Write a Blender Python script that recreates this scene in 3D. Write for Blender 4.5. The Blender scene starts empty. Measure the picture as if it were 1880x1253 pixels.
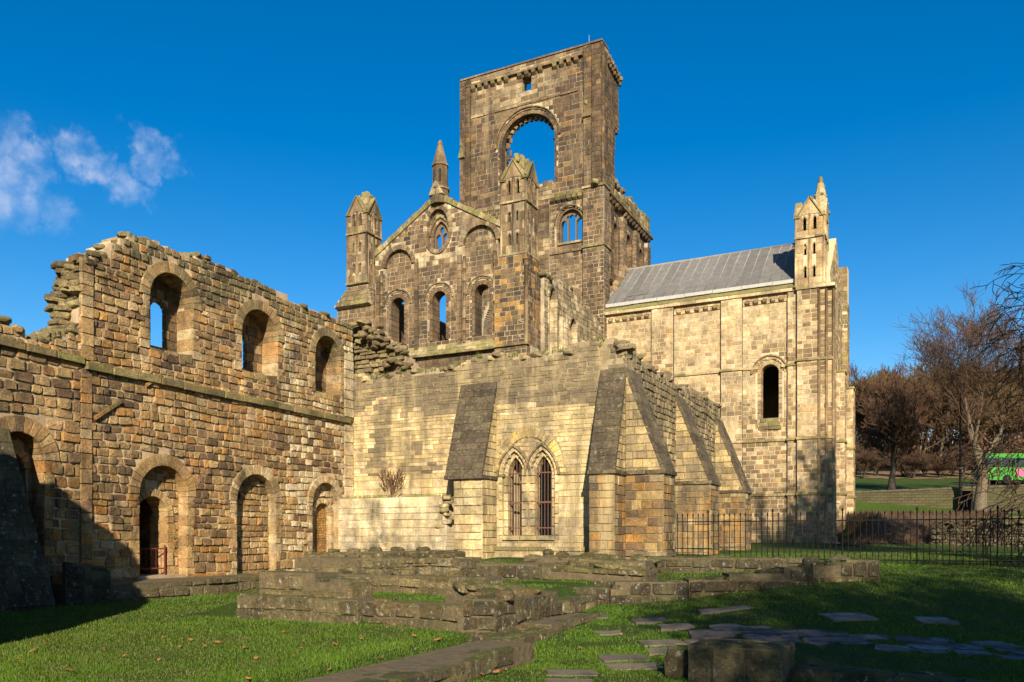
import bpy, bmesh, math, random
import numpy as np
from mathutils import Vector

random.seed(7)
np.random.seed(7)
R = random.random
def U(a, b): return a + (b - a) * random.random()

# ------------------------------------------------------------------ camera, sky, sun, exposure
scene = bpy.context.scene
COL = scene.collection
F, HZ, CX, EYE = 1507.0, 990.0, 940.0, 1.6          # focal length, horizon row, centre column (photo pixels), eye height
YAW = math.atan2(760, 1507)
DV = np.array([-math.sin(YAW), math.cos(YAW)])      # view direction on the ground
RV = np.array([math.cos(YAW), math.sin(YAW)])       # to the right

cam = bpy.data.cameras.new('camera')
cam_o = bpy.data.objects.new('camera', cam)
COL.objects.link(cam_o)
cam.sensor_width = 36.0
cam.lens = F / 1880.0 * 36.0
cam.shift_y = (HZ - 626.5) / 1880.0
cam.clip_start = 0.1
cam.clip_end = 3000
cam_o.location = (0, 0, EYE)
cam_o.rotation_euler = (math.radians(90), 0, YAW)
scene.camera = cam_o

SUN_EL = math.radians(26)
SUN_AZ = np.array([0.5, -0.866])                     # horizontal direction towards the sun
world = bpy.data.worlds.new('World')
scene.world = world
world.use_nodes = True
wn, wl = world.node_tree.nodes, world.node_tree.links
wn.clear()
w_out = wn.new('ShaderNodeOutputWorld')
w_bg = wn.new('ShaderNodeBackground')
w_sky = wn.new('ShaderNodeTexSky')
w_sky.sky_type = 'NISHITA'
w_sky.sun_disc = False
w_sky.sun_elevation = SUN_EL
w_sky.sun_rotation = math.radians(150)
w_sky.altitude = 60
w_sky.air_density = 1.0
w_sky.dust_density = 0.25
w_sky.ozone_density = 2.2
w_hsv = wn.new('ShaderNodeHueSaturation')
w_hsv.inputs['Saturation'].default_value = 1.5
w_hsv.inputs['Hue'].default_value = 0.503
w_hsv.inputs['Value'].default_value = 1.0
wl.new(w_sky.outputs[0], w_hsv.inputs['Color'])
w_bg.inputs['Strength'].default_value = 0.073
# wisps of cloud, placed by direction in the sky
def sky_dir(px, py):
    u, v = (px - CX) / F, (HZ - py) / F
    p = Vector((DV[0] + u * RV[0], DV[1] + u * RV[1], v))
    return p.normalized()
w_tc = wn.new('ShaderNodeTexCoord')
w_n1 = wn.new('ShaderNodeTexNoise'); w_n1.inputs['Scale'].default_value = 26; w_n1.inputs['Detail'].default_value = 7
w_n1.inputs['Roughness'].default_value = 0.62
wl.new(w_tc.outputs['Generated'], w_n1.inputs['Vector'])
w_sub = wn.new('ShaderNodeVectorMath'); w_sub.operation = 'SUBTRACT'; w_sub.inputs[1].default_value = (.5, .5, .5)
wl.new(w_n1.outputs['Color'], w_sub.inputs[0])
w_sc = wn.new('ShaderNodeVectorMath'); w_sc.operation = 'SCALE'; w_sc.inputs['Scale'].default_value = 0.085
wl.new(w_sub.outputs[0], w_sc.inputs[0])
w_add = wn.new('ShaderNodeVectorMath'); w_add.operation = 'ADD'
wl.new(w_tc.outputs['Generated'], w_add.inputs[0]); wl.new(w_sc.outputs[0], w_add.inputs[1])
acc = None
for px, py, r, g in [(20, 310, 62, .95), (-20, 350, 80, .9), (65, 285, 34, .7), (150, 285, 42, .9), (185, 310, 34, .7), (235, 345, 36, .75),
                     (250, 365, 22, .5), (262, 258, 34, .6), (300, 290, 38, .65), (272, 305, 24, .45), (105, 385, 36, .42), (20, 390, 48, .45)]:
    c = sky_dir(px, py)
    n = wn.new('ShaderNodeVectorMath'); n.operation = 'DISTANCE'; n.inputs[1].default_value = c
    wl.new(w_add.outputs[0], n.inputs[0])
    m = wn.new('ShaderNodeMapRange'); m.interpolation_type = 'SMOOTHSTEP'
    m.inputs['From Min'].default_value = r / F * 1.05; m.inputs['From Max'].default_value = r / F * .1
    m.inputs['To Min'].default_value = 0; m.inputs['To Max'].default_value = g
    wl.new(n.outputs['Value'], m.inputs['Value'])
    if acc is None: acc = m.outputs[0]
    else:
        a = wn.new('ShaderNodeMath'); a.operation = 'MAXIMUM'
        wl.new(acc, a.inputs[0]); wl.new(m.outputs[0], a.inputs[1]); acc = a.outputs[0]
w_n2 = wn.new('ShaderNodeTexNoise'); w_n2.inputs['Scale'].default_value = 45; w_n2.inputs['Detail'].default_value = 6
wl.new(w_tc.outputs['Generated'], w_n2.inputs['Vector'])
w_r2 = wn.new('ShaderNodeMapRange'); w_r2.inputs['From Min'].default_value = .33; w_r2.inputs['From Max'].default_value = .68
w_r2.inputs['To Min'].default_value = .12; w_r2.inputs['To Max'].default_value = .66
wl.new(w_n2.outputs[0], w_r2.inputs['Value'])
w_mu = wn.new('ShaderNodeMath'); w_mu.operation = 'MULTIPLY'
wl.new(acc, w_mu.inputs[0]); wl.new(w_r2.outputs[0], w_mu.inputs[1])
w_mix = wn.new('ShaderNodeMixRGB'); w_mix.inputs['Color2'].default_value = (5.6, 5.9, 6.9, 1)
wl.new(w_mu.outputs[0], w_mix.inputs['Fac']); wl.new(w_hsv.outputs[0], w_mix.inputs['Color1'])
wl.new(w_mix.outputs[0], w_bg.inputs['Color'])
wl.new(w_bg.outputs[0], w_out.inputs[0])

sun = bpy.data.lights.new('sun', 'SUN')
sun.energy = 5.0
sun.angle = math.radians(0.5)
sun.color = (1.0, 0.87, 0.66)
sun_o = bpy.data.objects.new('sun', sun)
COL.objects.link(sun_o)
sd = Vector((SUN_AZ[0] * math.cos(SUN_EL), SUN_AZ[1] * math.cos(SUN_EL), math.sin(SUN_EL)))
sun_o.rotation_euler = (-sd).to_track_quat('-Z', 'Y').to_euler()
sun_o.location = (30, -50, 40)

scene.view_settings.view_transform = 'Standard'
scene.view_settings.look = 'None'
scene.view_settings.exposure = 1.0
scene.view_settings.gamma = 1
scene.view_settings.use_curve_mapping = False

# ------------------------------------------------------------------ measuring helpers: photo pixel -> point on a wall plane or at a depth
def _dir(px):
    u = (px - CX) / F
    return DV + u * RV
def onS(px, py, Y):                                   # on a south-facing plane -> (X, z)
    q = _dir(px); D = Y / q[1]
    return (q[0] * D, EYE + (HZ - py) / F * D)
def onE(px, py, X):                                   # on an east-facing plane -> (Y, z)
    q = _dir(px); D = X / q[0]
    return (q[1] * D, EYE + (HZ - py) / F * D)
def atD(px, py, D):
    q = _dir(px) * D
    return (q[0], q[1], EYE + (HZ - py) / F * D)
def atDz(px, D, z):
    q = _dir(px) * D
    return (q[0], q[1], z)

def _h(i, j, k=0):
    n = (i * 374761393 + j * 668265263 + k * 2147483647) & 0xffffffff
    n = ((n ^ (n >> 13)) * 1274126177) & 0xffffffff
    return ((n ^ (n >> 16)) & 0xffff) / 65535.0
def vn(x, y, k=0):                                    # smooth value noise 0..1
    i, j = math.floor(x), math.floor(y); a, b = x - i, y - j
    a = a * a * (3 - 2 * a); b = b * b * (3 - 2 * b)
    return (_h(i, j, k) * (1 - a) + _h(i + 1, j, k) * a) * (1 - b) + (_h(i, j + 1, k) * (1 - a) + _h(i + 1, j + 1, k) * a) * b

# ------------------------------------------------------------------ materials
def new_mat(name):
    m = bpy.data.materials.new(name); m.use_nodes = True
    nt = m.node_tree
    for n in list(nt.nodes): nt.nodes.remove(n)
    o = nt.nodes.new('ShaderNodeOutputMaterial'); b = nt.nodes.new('ShaderNodeBsdfPrincipled')
    nt.links.new(b.outputs[0], o.inputs[0])
    b.inputs['Roughness'].default_value = .9
    b.inputs['Specular IOR Level'].default_value = .2
    return m, nt, b
def nd(nt, t, **kw):
    n = nt.nodes.new(t)
    for k, v in kw.items():
        if k in n.inputs: n.inputs[k].default_value = v
        else: setattr(n, k, v)
    return n
def pos_noise(nt, scale, detail=5, rough=.6, stretch=(1, 1, 1)):
    g = nd(nt, 'ShaderNodeNewGeometry')
    mp = nd(nt, 'ShaderNodeVectorMath', operation='MULTIPLY'); mp.inputs[1].default_value = stretch
    nt.links.new(g.outputs['Position'], mp.inputs[0])
    n = nd(nt, 'ShaderNodeTexNoise', Scale=scale, Detail=detail, Roughness=rough)
    nt.links.new(mp.outputs[0], n.inputs['Vector'])
    return n.outputs[0]
def rng(nt, src, a, b, c=0., d=1.):
    m = nd(nt, 'ShaderNodeMapRange'); m.clamp = True
    for k, v in zip(('From Min', 'From Max', 'To Min', 'To Max'), (a, b, c, d)): m.inputs[k].default_value = v
    nt.links.new(src, m.inputs['Value']); return m.outputs[0]
def mixc(nt, fac, c1, c2, mode='MIX'):
    m = nd(nt, 'ShaderNodeMixRGB', blend_type=mode)
    for s, v in ((m.inputs['Fac'], fac), (m.inputs['Color1'], c1), (m.inputs['Color2'], c2)):
        if isinstance(v, (int, float)): s.default_value = v
        elif isinstance(v, tuple): s.default_value = v + (1,) if len(v) == 3 else v
        else: nt.links.new(v, s)
    return m.outputs[0]
def mul(nt, a, b):
    m = nd(nt, 'ShaderNodeMath', operation='MULTIPLY')
    for s, v in ((m.inputs[0], a), (m.inputs[1], b)):
        if isinstance(v, (int, float)): s.default_value = v
        else: nt.links.new(v, s)
    return m.outputs[0]
def bump(nt, bsdf, srcs, dist):
    acc = None
    for s, k in srcs:
        v = mul(nt, s, k)
        if acc is None: acc = v
        else:
            a = nd(nt, 'ShaderNodeMath', operation='ADD'); nt.links.new(acc, a.inputs[0]); nt.links.new(v, a.inputs[1]); acc = a.outputs[0]
    b = nd(nt, 'ShaderNodeBump', Distance=dist, Strength=1.0)
    nt.links.new(acc, b.inputs['Height']); nt.links.new(b.outputs[0], bsdf.inputs['Normal'])

def stone_mat(name, soot=(.06, .05, .04), soot_amt=.5, streak=(.3, .27, .18), streak_amt=.0, moss=(.10, .12, .03), moss_amt=.6, lichen_amt=.0, fine=26, bumpd=.03, pale=None):
    """Weathered sandstone: each stone's own colour (attribute tint), soot and algae stains of their own shape, moss on upward faces."""
    m, nt, b = new_mat(name)
    at = nd(nt, 'ShaderNodeAttribute', attribute_name='tint')
    n1 = pos_noise(nt, fine, 6, .68)
    n2 = pos_noise(nt, .55, 6, .62, (1, 1, .7))
    n3 = pos_noise(nt, 90, 3, .6)
    c = mixc(nt, 1., at.outputs['Color'], mixc(nt, rng(nt, n1, .28, .72), (.50, .48, .46), (1.42, 1.42, 1.40)), 'MULTIPLY')
    nb = pos_noise(nt, 1.1, 7, .68); nm = pos_noise(nt, 5.5, 6, .7)
    c = mixc(nt, 1., c, mixc(nt, rng(nt, nb, .33, .67), (.62, .62, .64), (1.28, 1.27, 1.24)), 'MULTIPLY')
    c = mixc(nt, 1., c, mixc(nt, rng(nt, nm, .32, .68), (.74, .73, .72), (1.22, 1.22, 1.22)), 'MULTIPLY')
    if soot_amt:
        n4 = pos_noise(nt, 1.6, 6, .7, (1, 1, .5))
        c = mixc(nt, mul(nt, mul(nt, rng(nt, n2, .46, .62), rng(nt, n4, .38, .62)), soot_amt), c, soot)
    if streak_amt:
        n5 = pos_noise(nt, 1.5, 6, .65, (1, 1, .16))
        c = mixc(nt, mul(nt, rng(nt, n5, .47, .66), streak_amt), c, streak)
    if pale:
        n8 = pos_noise(nt, 1.1, 6, .65, (1.13, .97, .11))
        c = mixc(nt, mul(nt, rng(nt, n8, .53, .68), .5), c, pale)
    if lichen_amt:
        n6 = pos_noise(nt, 9, 5, .7)
        c = mixc(nt, mul(nt, rng(nt, n6, .58, .66), lichen_amt), c, (.5, .5, .4))
    g = nd(nt, 'ShaderNodeNewGeometry'); sp = nd(nt, 'ShaderNodeSeparateXYZ')
    nt.links.new(g.outputs['Normal'], sp.inputs[0])
    n7 = pos_noise(nt, 4, 5, .7)
    c = mixc(nt, mul(nt, mul(nt, rng(nt, sp.outputs[2], .35, .85), rng(nt, n7, .38, .6)), moss_amt), c, moss)
    nt.links.new(c, b.inputs['Base Color'])
    bump(nt, b, [(n1, 1.), (n3, .35)], bumpd)
    return m
def plain_mat(name, col, rough=.8, noise=12, amt=.35, metal=0., bumpd=.01, spec=.3, col2=None):
    m, nt, b = new_mat(name)
    n = pos_noise(nt, noise, 5, .65)
    c2 = col2 or tuple(x * (1 - amt) for x in col)
    nt.links.new(mixc(nt, rng(nt, n, .3, .7), col, c2), b.inputs['Base Color'])
    b.inputs['Roughness'].default_value = rough; b.inputs['Metallic'].default_value = metal
    b.inputs['Specular IOR Level'].default_value = spec
    if bumpd: bump(nt, b, [(n, 1.)], bumpd)
    return m

M = {}
M['dorter'] = stone_mat('sandstone_ochre', soot=(.035, .027, .02), soot_amt=.92, streak=(.09, .065, .04), streak_amt=.35, moss_amt=.55, fine=20, bumpd=.045)
M['soot'] = stone_mat('sandstone_sooty', soot=(.04, .033, .027), soot_amt=.85, streak=(.04, .032, .025), streak_amt=.6, pale=(.30, .23, .145), moss=(.25, .24, .11), moss_amt=.8)
M['presb'] = stone_mat('sandstone_cream', soot=(.085, .063, .042), soot_amt=.6, streak=(.14, .11, .065), streak_amt=.4, moss=(.17, .17, .06), moss_amt=.85)
M['ch'] = stone_mat('sandstone_yellow', soot=(.07, .056, .038), soot_amt=.95, streak=(.145, .115, .072), streak_amt=.8, pale=(.66, .51, .25), moss=(.13, .13, .045), moss_amt=.75, lichen_amt=.18)
M['slate'] = stone_mat('weathering_slab_dark', soot=(.05, .045, .035), soot_amt=.3, moss_amt=.0, lichen_amt=.25, fine=14)
M['low'] = stone_mat('mossy_ruin_stone', soot=(.035, .03, .022), soot_amt=.8, streak=(.22, .2, .1), streak_amt=.35, moss=(.07, .085, .016), moss_amt=1., lichen_amt=.55, fine=17, bumpd=.08)
M['mort_d'] = plain_mat('mortar_ochre', (.50, .37, .23), .95, 1.3, .45, bumpd=.03, col2=(.15, .105, .065))
M['mort_s'] = plain_mat('mortar_pale', (.50, .40, .27), .95, 1.0, .35, bumpd=.015, col2=(.085, .065, .046))
M['mort_p'] = plain_mat('mortar_cream', (.55, .45, .30), .95, 14, .3, bumpd=.015)
M['mort_c'] = plain_mat('mortar_yellow', (.36, .285, .165), .95, 1.4, .45, bumpd=.02, col2=(.15, .12, .075))
M['mort_l'] = plain_mat('mortar_mossy', (.13, .10, .055), .95, 10, .5, bumpd=.03)
def lead_mat():
    m, nt, b = new_mat('lead_sheet')
    at = nd(nt, 'ShaderNodeAttribute', attribute_name='tint'); n = pos_noise(nt, 2.5, 5, .65)
    nt.links.new(mixc(nt, 1., at.outputs['Color'], mixc(nt, rng(nt, n, .3, .7), (.165, .158, .15), (.105, .102, .098)), 'MULTIPLY'), b.inputs['Base Color'])
    b.inputs['Roughness'].default_value = .75; bump(nt, b, [(n, 1.)], .02)
    return m
M['lead'] = lead_mat()
M['leadpale'] = plain_mat('lead_edge', (.40, .385, .355), .6, 6, .25)
M['iron'] = plain_mat('iron_paint_black', (.008, .008, .009), .75, 20, .3, bumpd=0, spec=.15)
M['rust'] = plain_mat('iron_rusty', (.16, .075, .05), .7, 25, .5)
M['redpaint'] = plain_mat('red_paint', (.13, .018, .014), .6, 20, .3)

# ------------------------------------------------------------------ building blocks
class Face:
    """A plane to lay stones on: s along A, z along U, n along N (outward)."""
    def __init__(self, O, A, Uv, n=0.):
        self.A, self.U = np.array(A, float), np.array(Uv, float)
        self.N = np.cross(self.A, self.U)
        self.O = np.array(O, float) + self.N * n
    def __call__(self, p):
        p = np.asarray(p, float)
        return self.O + p[:, 0:1] * self.A + p[:, 1:2] * self.U + p[:, 2:3] * self.N
    def off(self, n):
        return Face(self.O + self.N * n, self.A, self.U)
def FS(Y): return Face((0, Y, 0), (1, 0, 0), (0, 0, 1))
def FE(X): return Face((X, 0, 0), (0, 1, 0), (0, 0, 1))
def FN(Y): return Face((0, Y, 0), (-1, 0, 0), (0, 0, 1))
def FW(X): return Face((X, 0, 0), (0, -1, 0), (0, 0, 1))

T4 = [(4, 5, 1, 0), (5, 6, 2, 1), (6, 7, 3, 2), (7, 4, 0, 3), (8, 9, 5, 4), (9, 10, 6, 5), (10, 11, 7, 6), (11, 8, 4, 7), (8, 11, 10, 9)]
T4 = [tuple(reversed(f)) for f in T4]
T4B = T4 + [(3, 2, 1, 0)]
T8 = []
for i in range(8):
    j = (i + 1) % 8
    T8 += [(i, j, 8 + j, 8 + i), (8 + i, 8 + j, 16 + j, 16 + i), (16 + i, 16 + j, 24)]

def quad_stone(face, q, n0, n1, ch=.015, tilt=.006, closed=False):
    """q: four (s,z) corners counter-clockwise; n0 back, n1 front."""
    q = np.asarray(q, float); c = q.mean(0)
    ext = np.abs(q - c).mean()
    k = min(.45, ch / max(ext, .01))
    v = np.zeros((12, 3))
    v[0:4, :2] = q; v[0:4, 2] = n0
    v[4:8, :2] = q; v[4:8, 2] = n1 - ch
    v[8:12, :2] = q + (c - q) * k; v[8:12, 2] = n1 + np.array([U(-tilt, tilt) for _ in range(4)])
    return face(v), (T4B if closed else T4), False
def rub_stone(face, s0, s1, z0, z1, n0, n1, jit=.03):
    w, h = s1 - s0, z1 - z0
    c = min(w, h) * .2
    jx = min(jit, w * .12); jz = min(jit, h * .12)
    pts = [(s0 + c * U(.2, 1.2), z0), (s1 - c * U(.2, 1.2), z0), (s1, z0 + c * U(.2, 1.1)), (s1, z1 - c * U(.2, 1.1)),
           (s1 - c * U(.2, 1.2), z1), (s0 + c * U(.2, 1.2), z1), (s0, z1 - c * U(.2, 1.1)), (s0, z0 + c * U(.2, 1.1))]
    p = np.array([(a + U(-jx, jx) * .6, b + U(-jz, jz) * .6 + .11 * (vn(a * .7, b * .9, 11) - .5)) for a, b in pts])
    ce = p.mean(0)
    v = np.zeros((25, 3))
    v[:8, :2] = p; v[:8, 2] = n0
    v[8:16, :2] = p + (ce - p) * .03; v[8:16, 2] = n1 - .028 + np.array([U(-.008, .008) for _ in range(8)])
    tx, tz = U(-.03, .03), U(-.05, .05)
    f = p + (ce - p) * U(.1, .2)
    v[16:24, :2] = f; v[16:24, 2] = n1 + np.array([U(-.012, .01) for _ in range(8)]) + (f[:, 0] - ce[0]) * tx + (f[:, 1] - ce[1]) * tz
    v[24, :2] = ce; v[24, 2] = n1 + U(-.008, .014)
    return face(v), T8, False

_bm = bmesh.new(); bmesh.ops.create_icosphere(_bm, subdivisions=2, radius=1)
ICO_V = np.array([v.co[:] for v in _bm.verts]); ICO_F = [tuple(v.index for v in f.verts) for f in _bm.faces]; _bm.free()
_bm = bmesh.new(); bmesh.ops.create_icosphere(_bm, subdivisions=1, radius=1)
ICO1_V = np.array([v.co[:] for v in _bm.verts]); ICO1_F = [tuple(v.index for v in f.verts) for f in _bm.faces]; _bm.free()
def rock(c, size, rz=0, box=.6, rough=.12, small=False, tilt=.15):
    V = (ICO1_V if small else ICO_V).copy()
    V = np.sign(V) * np.abs(V) ** box
    V *= 1 + (np.random.rand(len(V), 1) - .5) * 2 * rough
    V *= np.array(size) * .5
    a = Vector((U(-tilt, tilt), U(-tilt, tilt), 1)).normalized()
    q = a.to_track_quat('Z', 'Y').to_matrix(); V = V @ np.array(q).T
    cz, sz = math.cos(rz), math.sin(rz)
    V = V @ np.array([[cz, sz, 0], [-sz, cz, 0], [0, 0, 1]])
    return V + np.array(c), (ICO1_F if small else ICO_F), False

class Arch:
    """Opening: c centre, w half width, z0 sill, zs springing, rise; kind 'ell' (round/elliptic) or 'pt' (pointed); t ring, j jamb width kept free of wall stones."""
    def __init__(self, c, w, z0, zs, rise=None, t=.3, j=None, kind='ell', sym=False):
        self.c, self.w, self.z0, self.zs = c, w, z0, zs
        self.rise = w if rise is None else rise
        self.t = t; self.j = t if j is None else j
        self.kind, self.sym = kind, sym
        self.Rr = (self.rise ** 2 + w * w) / (2 * w) if w else 0
    def half(self, z, off=0., joff=None):
        if joff is None: joff = off
        if z < self.zs and not self.sym:
            return self.w + joff if z >= self.z0 else None
        h = abs(z - self.zs)
        if self.kind == 'ell':
            if h >= self.rise + off: return None
            return (self.w + off) * math.sqrt(1 - (h / (self.rise + off)) ** 2)
        Ro = self.Rr + off
        if h >= Ro: return None
        x = math.sqrt(Ro * Ro - h * h) - (self.Rr - self.w)
        return x if x > 0 else None
    def curve(self, off, n):
        out = []
        if self.kind == 'ell':
            tot = 2 * math.pi if self.sym else math.pi
            for i in range(n + 1):
                a = math.pi - tot * i / n
                out.append((self.c + (self.w + off) * math.cos(a), self.zs + (self.rise + off) * math.sin(a)))
        else:
            k = self.Rr - self.w; Ro = self.Rr + off; th = math.acos(k / Ro); hf = n // 2
            for i in range(hf + 1):
                a = math.pi - th * i / hf
                out.append((self.c + k + Ro * math.cos(a), self.zs + Ro * math.sin(a)))
            for i in range(1, hf + 1):
                a = th - th * i / hf
                out.append((self.c - k + Ro * math.cos(a), self.zs + Ro * math.sin(a)))
        return out
    def poly(self, off=0, n=20):
        if self.sym: return self.curve(off, n)[:-1]
        return [(self.c - self.w - off, self.z0)] + self.curve(off, n) + [(self.c + self.w + off, self.z0)]

def spans(poly, z):
    xs = []
    for (x0, z0), (x1, z1) in zip(poly, poly[1:] + poly[:1]):
        if (z0 <= z) != (z1 <= z): xs.append(x0 + (z - z0) / (z1 - z0) * (x1 - x0))
    xs.sort()
    return [(xs[i], xs[i + 1]) for i in range(0, len(xs) - 1, 2)]
def inter(A, B):
    o = []
    for a in A:
        for b in B:
            lo, hi = max(a[0], b[0]), min(a[1], b[1])
            if hi > lo: o.append((lo, hi))
    return o
def minus(A, b):
    o = []
    for lo, hi in A:
        if b[1] <= lo or b[0] >= hi: o.append((lo, hi)); continue
        if b[0] > lo: o.append((lo, b[0]))
        if b[1] < hi: o.append((b[1], hi))
    return o

def make_mesh(name, V, Fc, mat, smooth=False, tint=None):
    me = bpy.data.meshes.new(name)
    me.from_pydata(V.tolist() if hasattr(V, 'tolist') else V, [], Fc)
    if mat: me.materials.append(mat)
    if tint is not None:
        ca = me.color_attributes.new('tint', 'FLOAT_COLOR', 'POINT')
        ca.data.foreach_set('color', np.asarray(tint, np.float32).ravel())
    if smooth: me.polygons.foreach_set('use_smooth', [True] * len(me.polygons))
    me.update()
    return me
def link(name, me, parent=None, loc=(0, 0, 0)):
    o = bpy.data.objects.new(name, me); COL.objects.link(o)
    o.location = loc
    if parent: o.parent = parent
    return o
def tag(o, label=None, cat=None, group=None, kind=None):
    for k, v in (('label', label), ('category', cat), ('group', group), ('kind', kind)):
        if v: o[k] = v
    return o

def screen_area(V):
    D = V[:, 0] * DV[0] + V[:, 1] * DV[1]; L = V[:, 0] * RV[0] + V[:, 1] * RV[1]
    if D.min() < 1: return 0
    x = CX + F * L / D; y = HZ - F * (V[:, 2] - EYE) / D
    x = np.clip(x, 0, 1880); y = np.clip(y, 0, 1253)
    return (x.max() - x.min()) * (y.max() - y.min())

CAP = 300
class Part:
    def __init__(self, name, mat, core_mat):
        self.name, self.mat, self.core_mat = name, mat, core_mat
        self.cv, self.cf, self.items = [], [], []
        self.nc = 0
    def core(self, V, Fc):
        V = np.asarray(V, float)
        self.cf += [tuple(i + self.nc for i in f) for f in Fc]
        self.cv.append(V); self.nc += len(V)
    def core_box(self, face, s0, s1, z0, z1, n0, n1):
        v = [(s0, z0, n0), (s1, z0, n0), (s1, z1, n0), (s0, z1, n0), (s0, z0, n1), (s1, z0, n1), (s1, z1, n1), (s0, z1, n1)]
        self.core(face(v), [(0, 3, 2, 1), (4, 5, 6, 7), (0, 1, 5, 4), (1, 2, 6, 5), (2, 3, 7, 6), (3, 0, 4, 7)])
    def core_prism(self, face, poly, n0, n1):
        n = len(poly)
        v = [(a, b, n0) for a, b in poly] + [(a, b, n1) for a, b in poly]
        self.core(face(v), [tuple(reversed(range(n))), tuple(range(n, 2 * n))] + [(i, (i + 1) % n, n + (i + 1) % n, n + i) for i in range(n)])
    def add(self, kind, geo, col, mat=None):
        V, Fc, sm = geo
        self.items.append((kind, V, Fc, sm, col, mat or self.mat))

class Thing:
    def __init__(self, name, label, cat, loc, group=None):
        self.root = bpy.data.objects.new(name, None); COL.objects.link(self.root)
        self.root.empty_display_size = .3
        self.root.location = loc; self.loc = np.array(loc, float)
        tag(self.root, label, cat, group, 'thing' if name.endswith('_wall') else None)
        self.parts = []
    def part(self, name, mat, core_mat):
        p = Part(name, mat, core_mat); self.parts.append(p); return p
    def mesh(self, name, V, Fc, mat, parent=None, smooth=False, label=None):
        V = np.asarray(V, float)
        c = V.mean(0)
        base = np.array(parent['_w']) if parent is not None and '_w' in parent else self.loc
        o = link(name, make_mesh(name, V - c, Fc, mat, smooth), parent or self.root, c - base)
        o['_w'] = list(c)
        if label: o['label'] = label
        return o
    def finish(self, plural={'stone': 'stonework'}):
        kinds = {}
        for p in self.parts:
            if p.nc:
                V = np.concatenate(p.cv); c = np.array(self.loc)
                p.obj = link(p.name, make_mesh(p.name, V - c, p.cf, p.core_mat), self.root)
            else: p.obj = self.root
            for it in p.items: kinds.setdefault(it[0], []).append((screen_area(it[1]), p, it))
        for k, L in kinds.items():
            L.sort(key=lambda t: -t[0])
            n = CAP if len(L) > CAP else len(L)
            for a, p, it in L[:n]:
                _, V, Fc, sm, col, mat = it
                c = V.mean(0)
                me = make_mesh(k, V - c, Fc, mat, sm, np.tile(np.array(col + (1,)), (len(V), 1)))
                link(k, me, p.obj, c - self.loc)
            rest = L[n:]
            if rest:
                Vs, Fs, Cs, off, mi, mats, sms = [], [], [], 0, [], [], []
                for a, p, (_, V, Fc, sm, col, mat) in rest:
                    Vs.append(V); Cs.append(np.tile(np.array(col + (1,)), (len(V), 1)))
                    Fs += [tuple(i + off for i in f) for f in Fc]; off += len(V)
                    if mat not in mats: mats.append(mat)
                    mi += [mats.index(mat)] * len(Fc); sms += [sm] * len(Fc)
                me = make_mesh(k, np.concatenate(Vs) - self.loc, Fs, None, False, np.concatenate(Cs))
                for m in mats: me.materials.append(m)
                me.polygons.foreach_set('material_index', mi); me.polygons.foreach_set('use_smooth', sms); me.update()
                o = link(plural.get(k, k + '_run'), me, self.root); o['kind'] = 'stuff'
        for o in bpy.data.objects:
            if '_w' in o: del o['_w']

def pick(pal, pull=.4):
    """One stone's colour: a palette entry pulled towards the palette's mean, a little more saturated, slightly varied."""
    tot = sum(p[3] for p in pal); t = tot * R()
    mean = [sum(p[i] * p[3] for p in pal) / tot for i in range(3)]
    for p in pal:
        t -= p[3]
        if t <= 0: break
    k = U(.85, 1.15)
    c = [(p[i] * (1 - pull) + mean[i] * pull) * k for i in range(3)]
    m = sum(c) / 3
    c = [max(.012, m + (x - m) * 1.2) for x in c]
    return (c[0], c[1] * U(.97, 1.03), c[2] * U(.94, 1.06))

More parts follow.
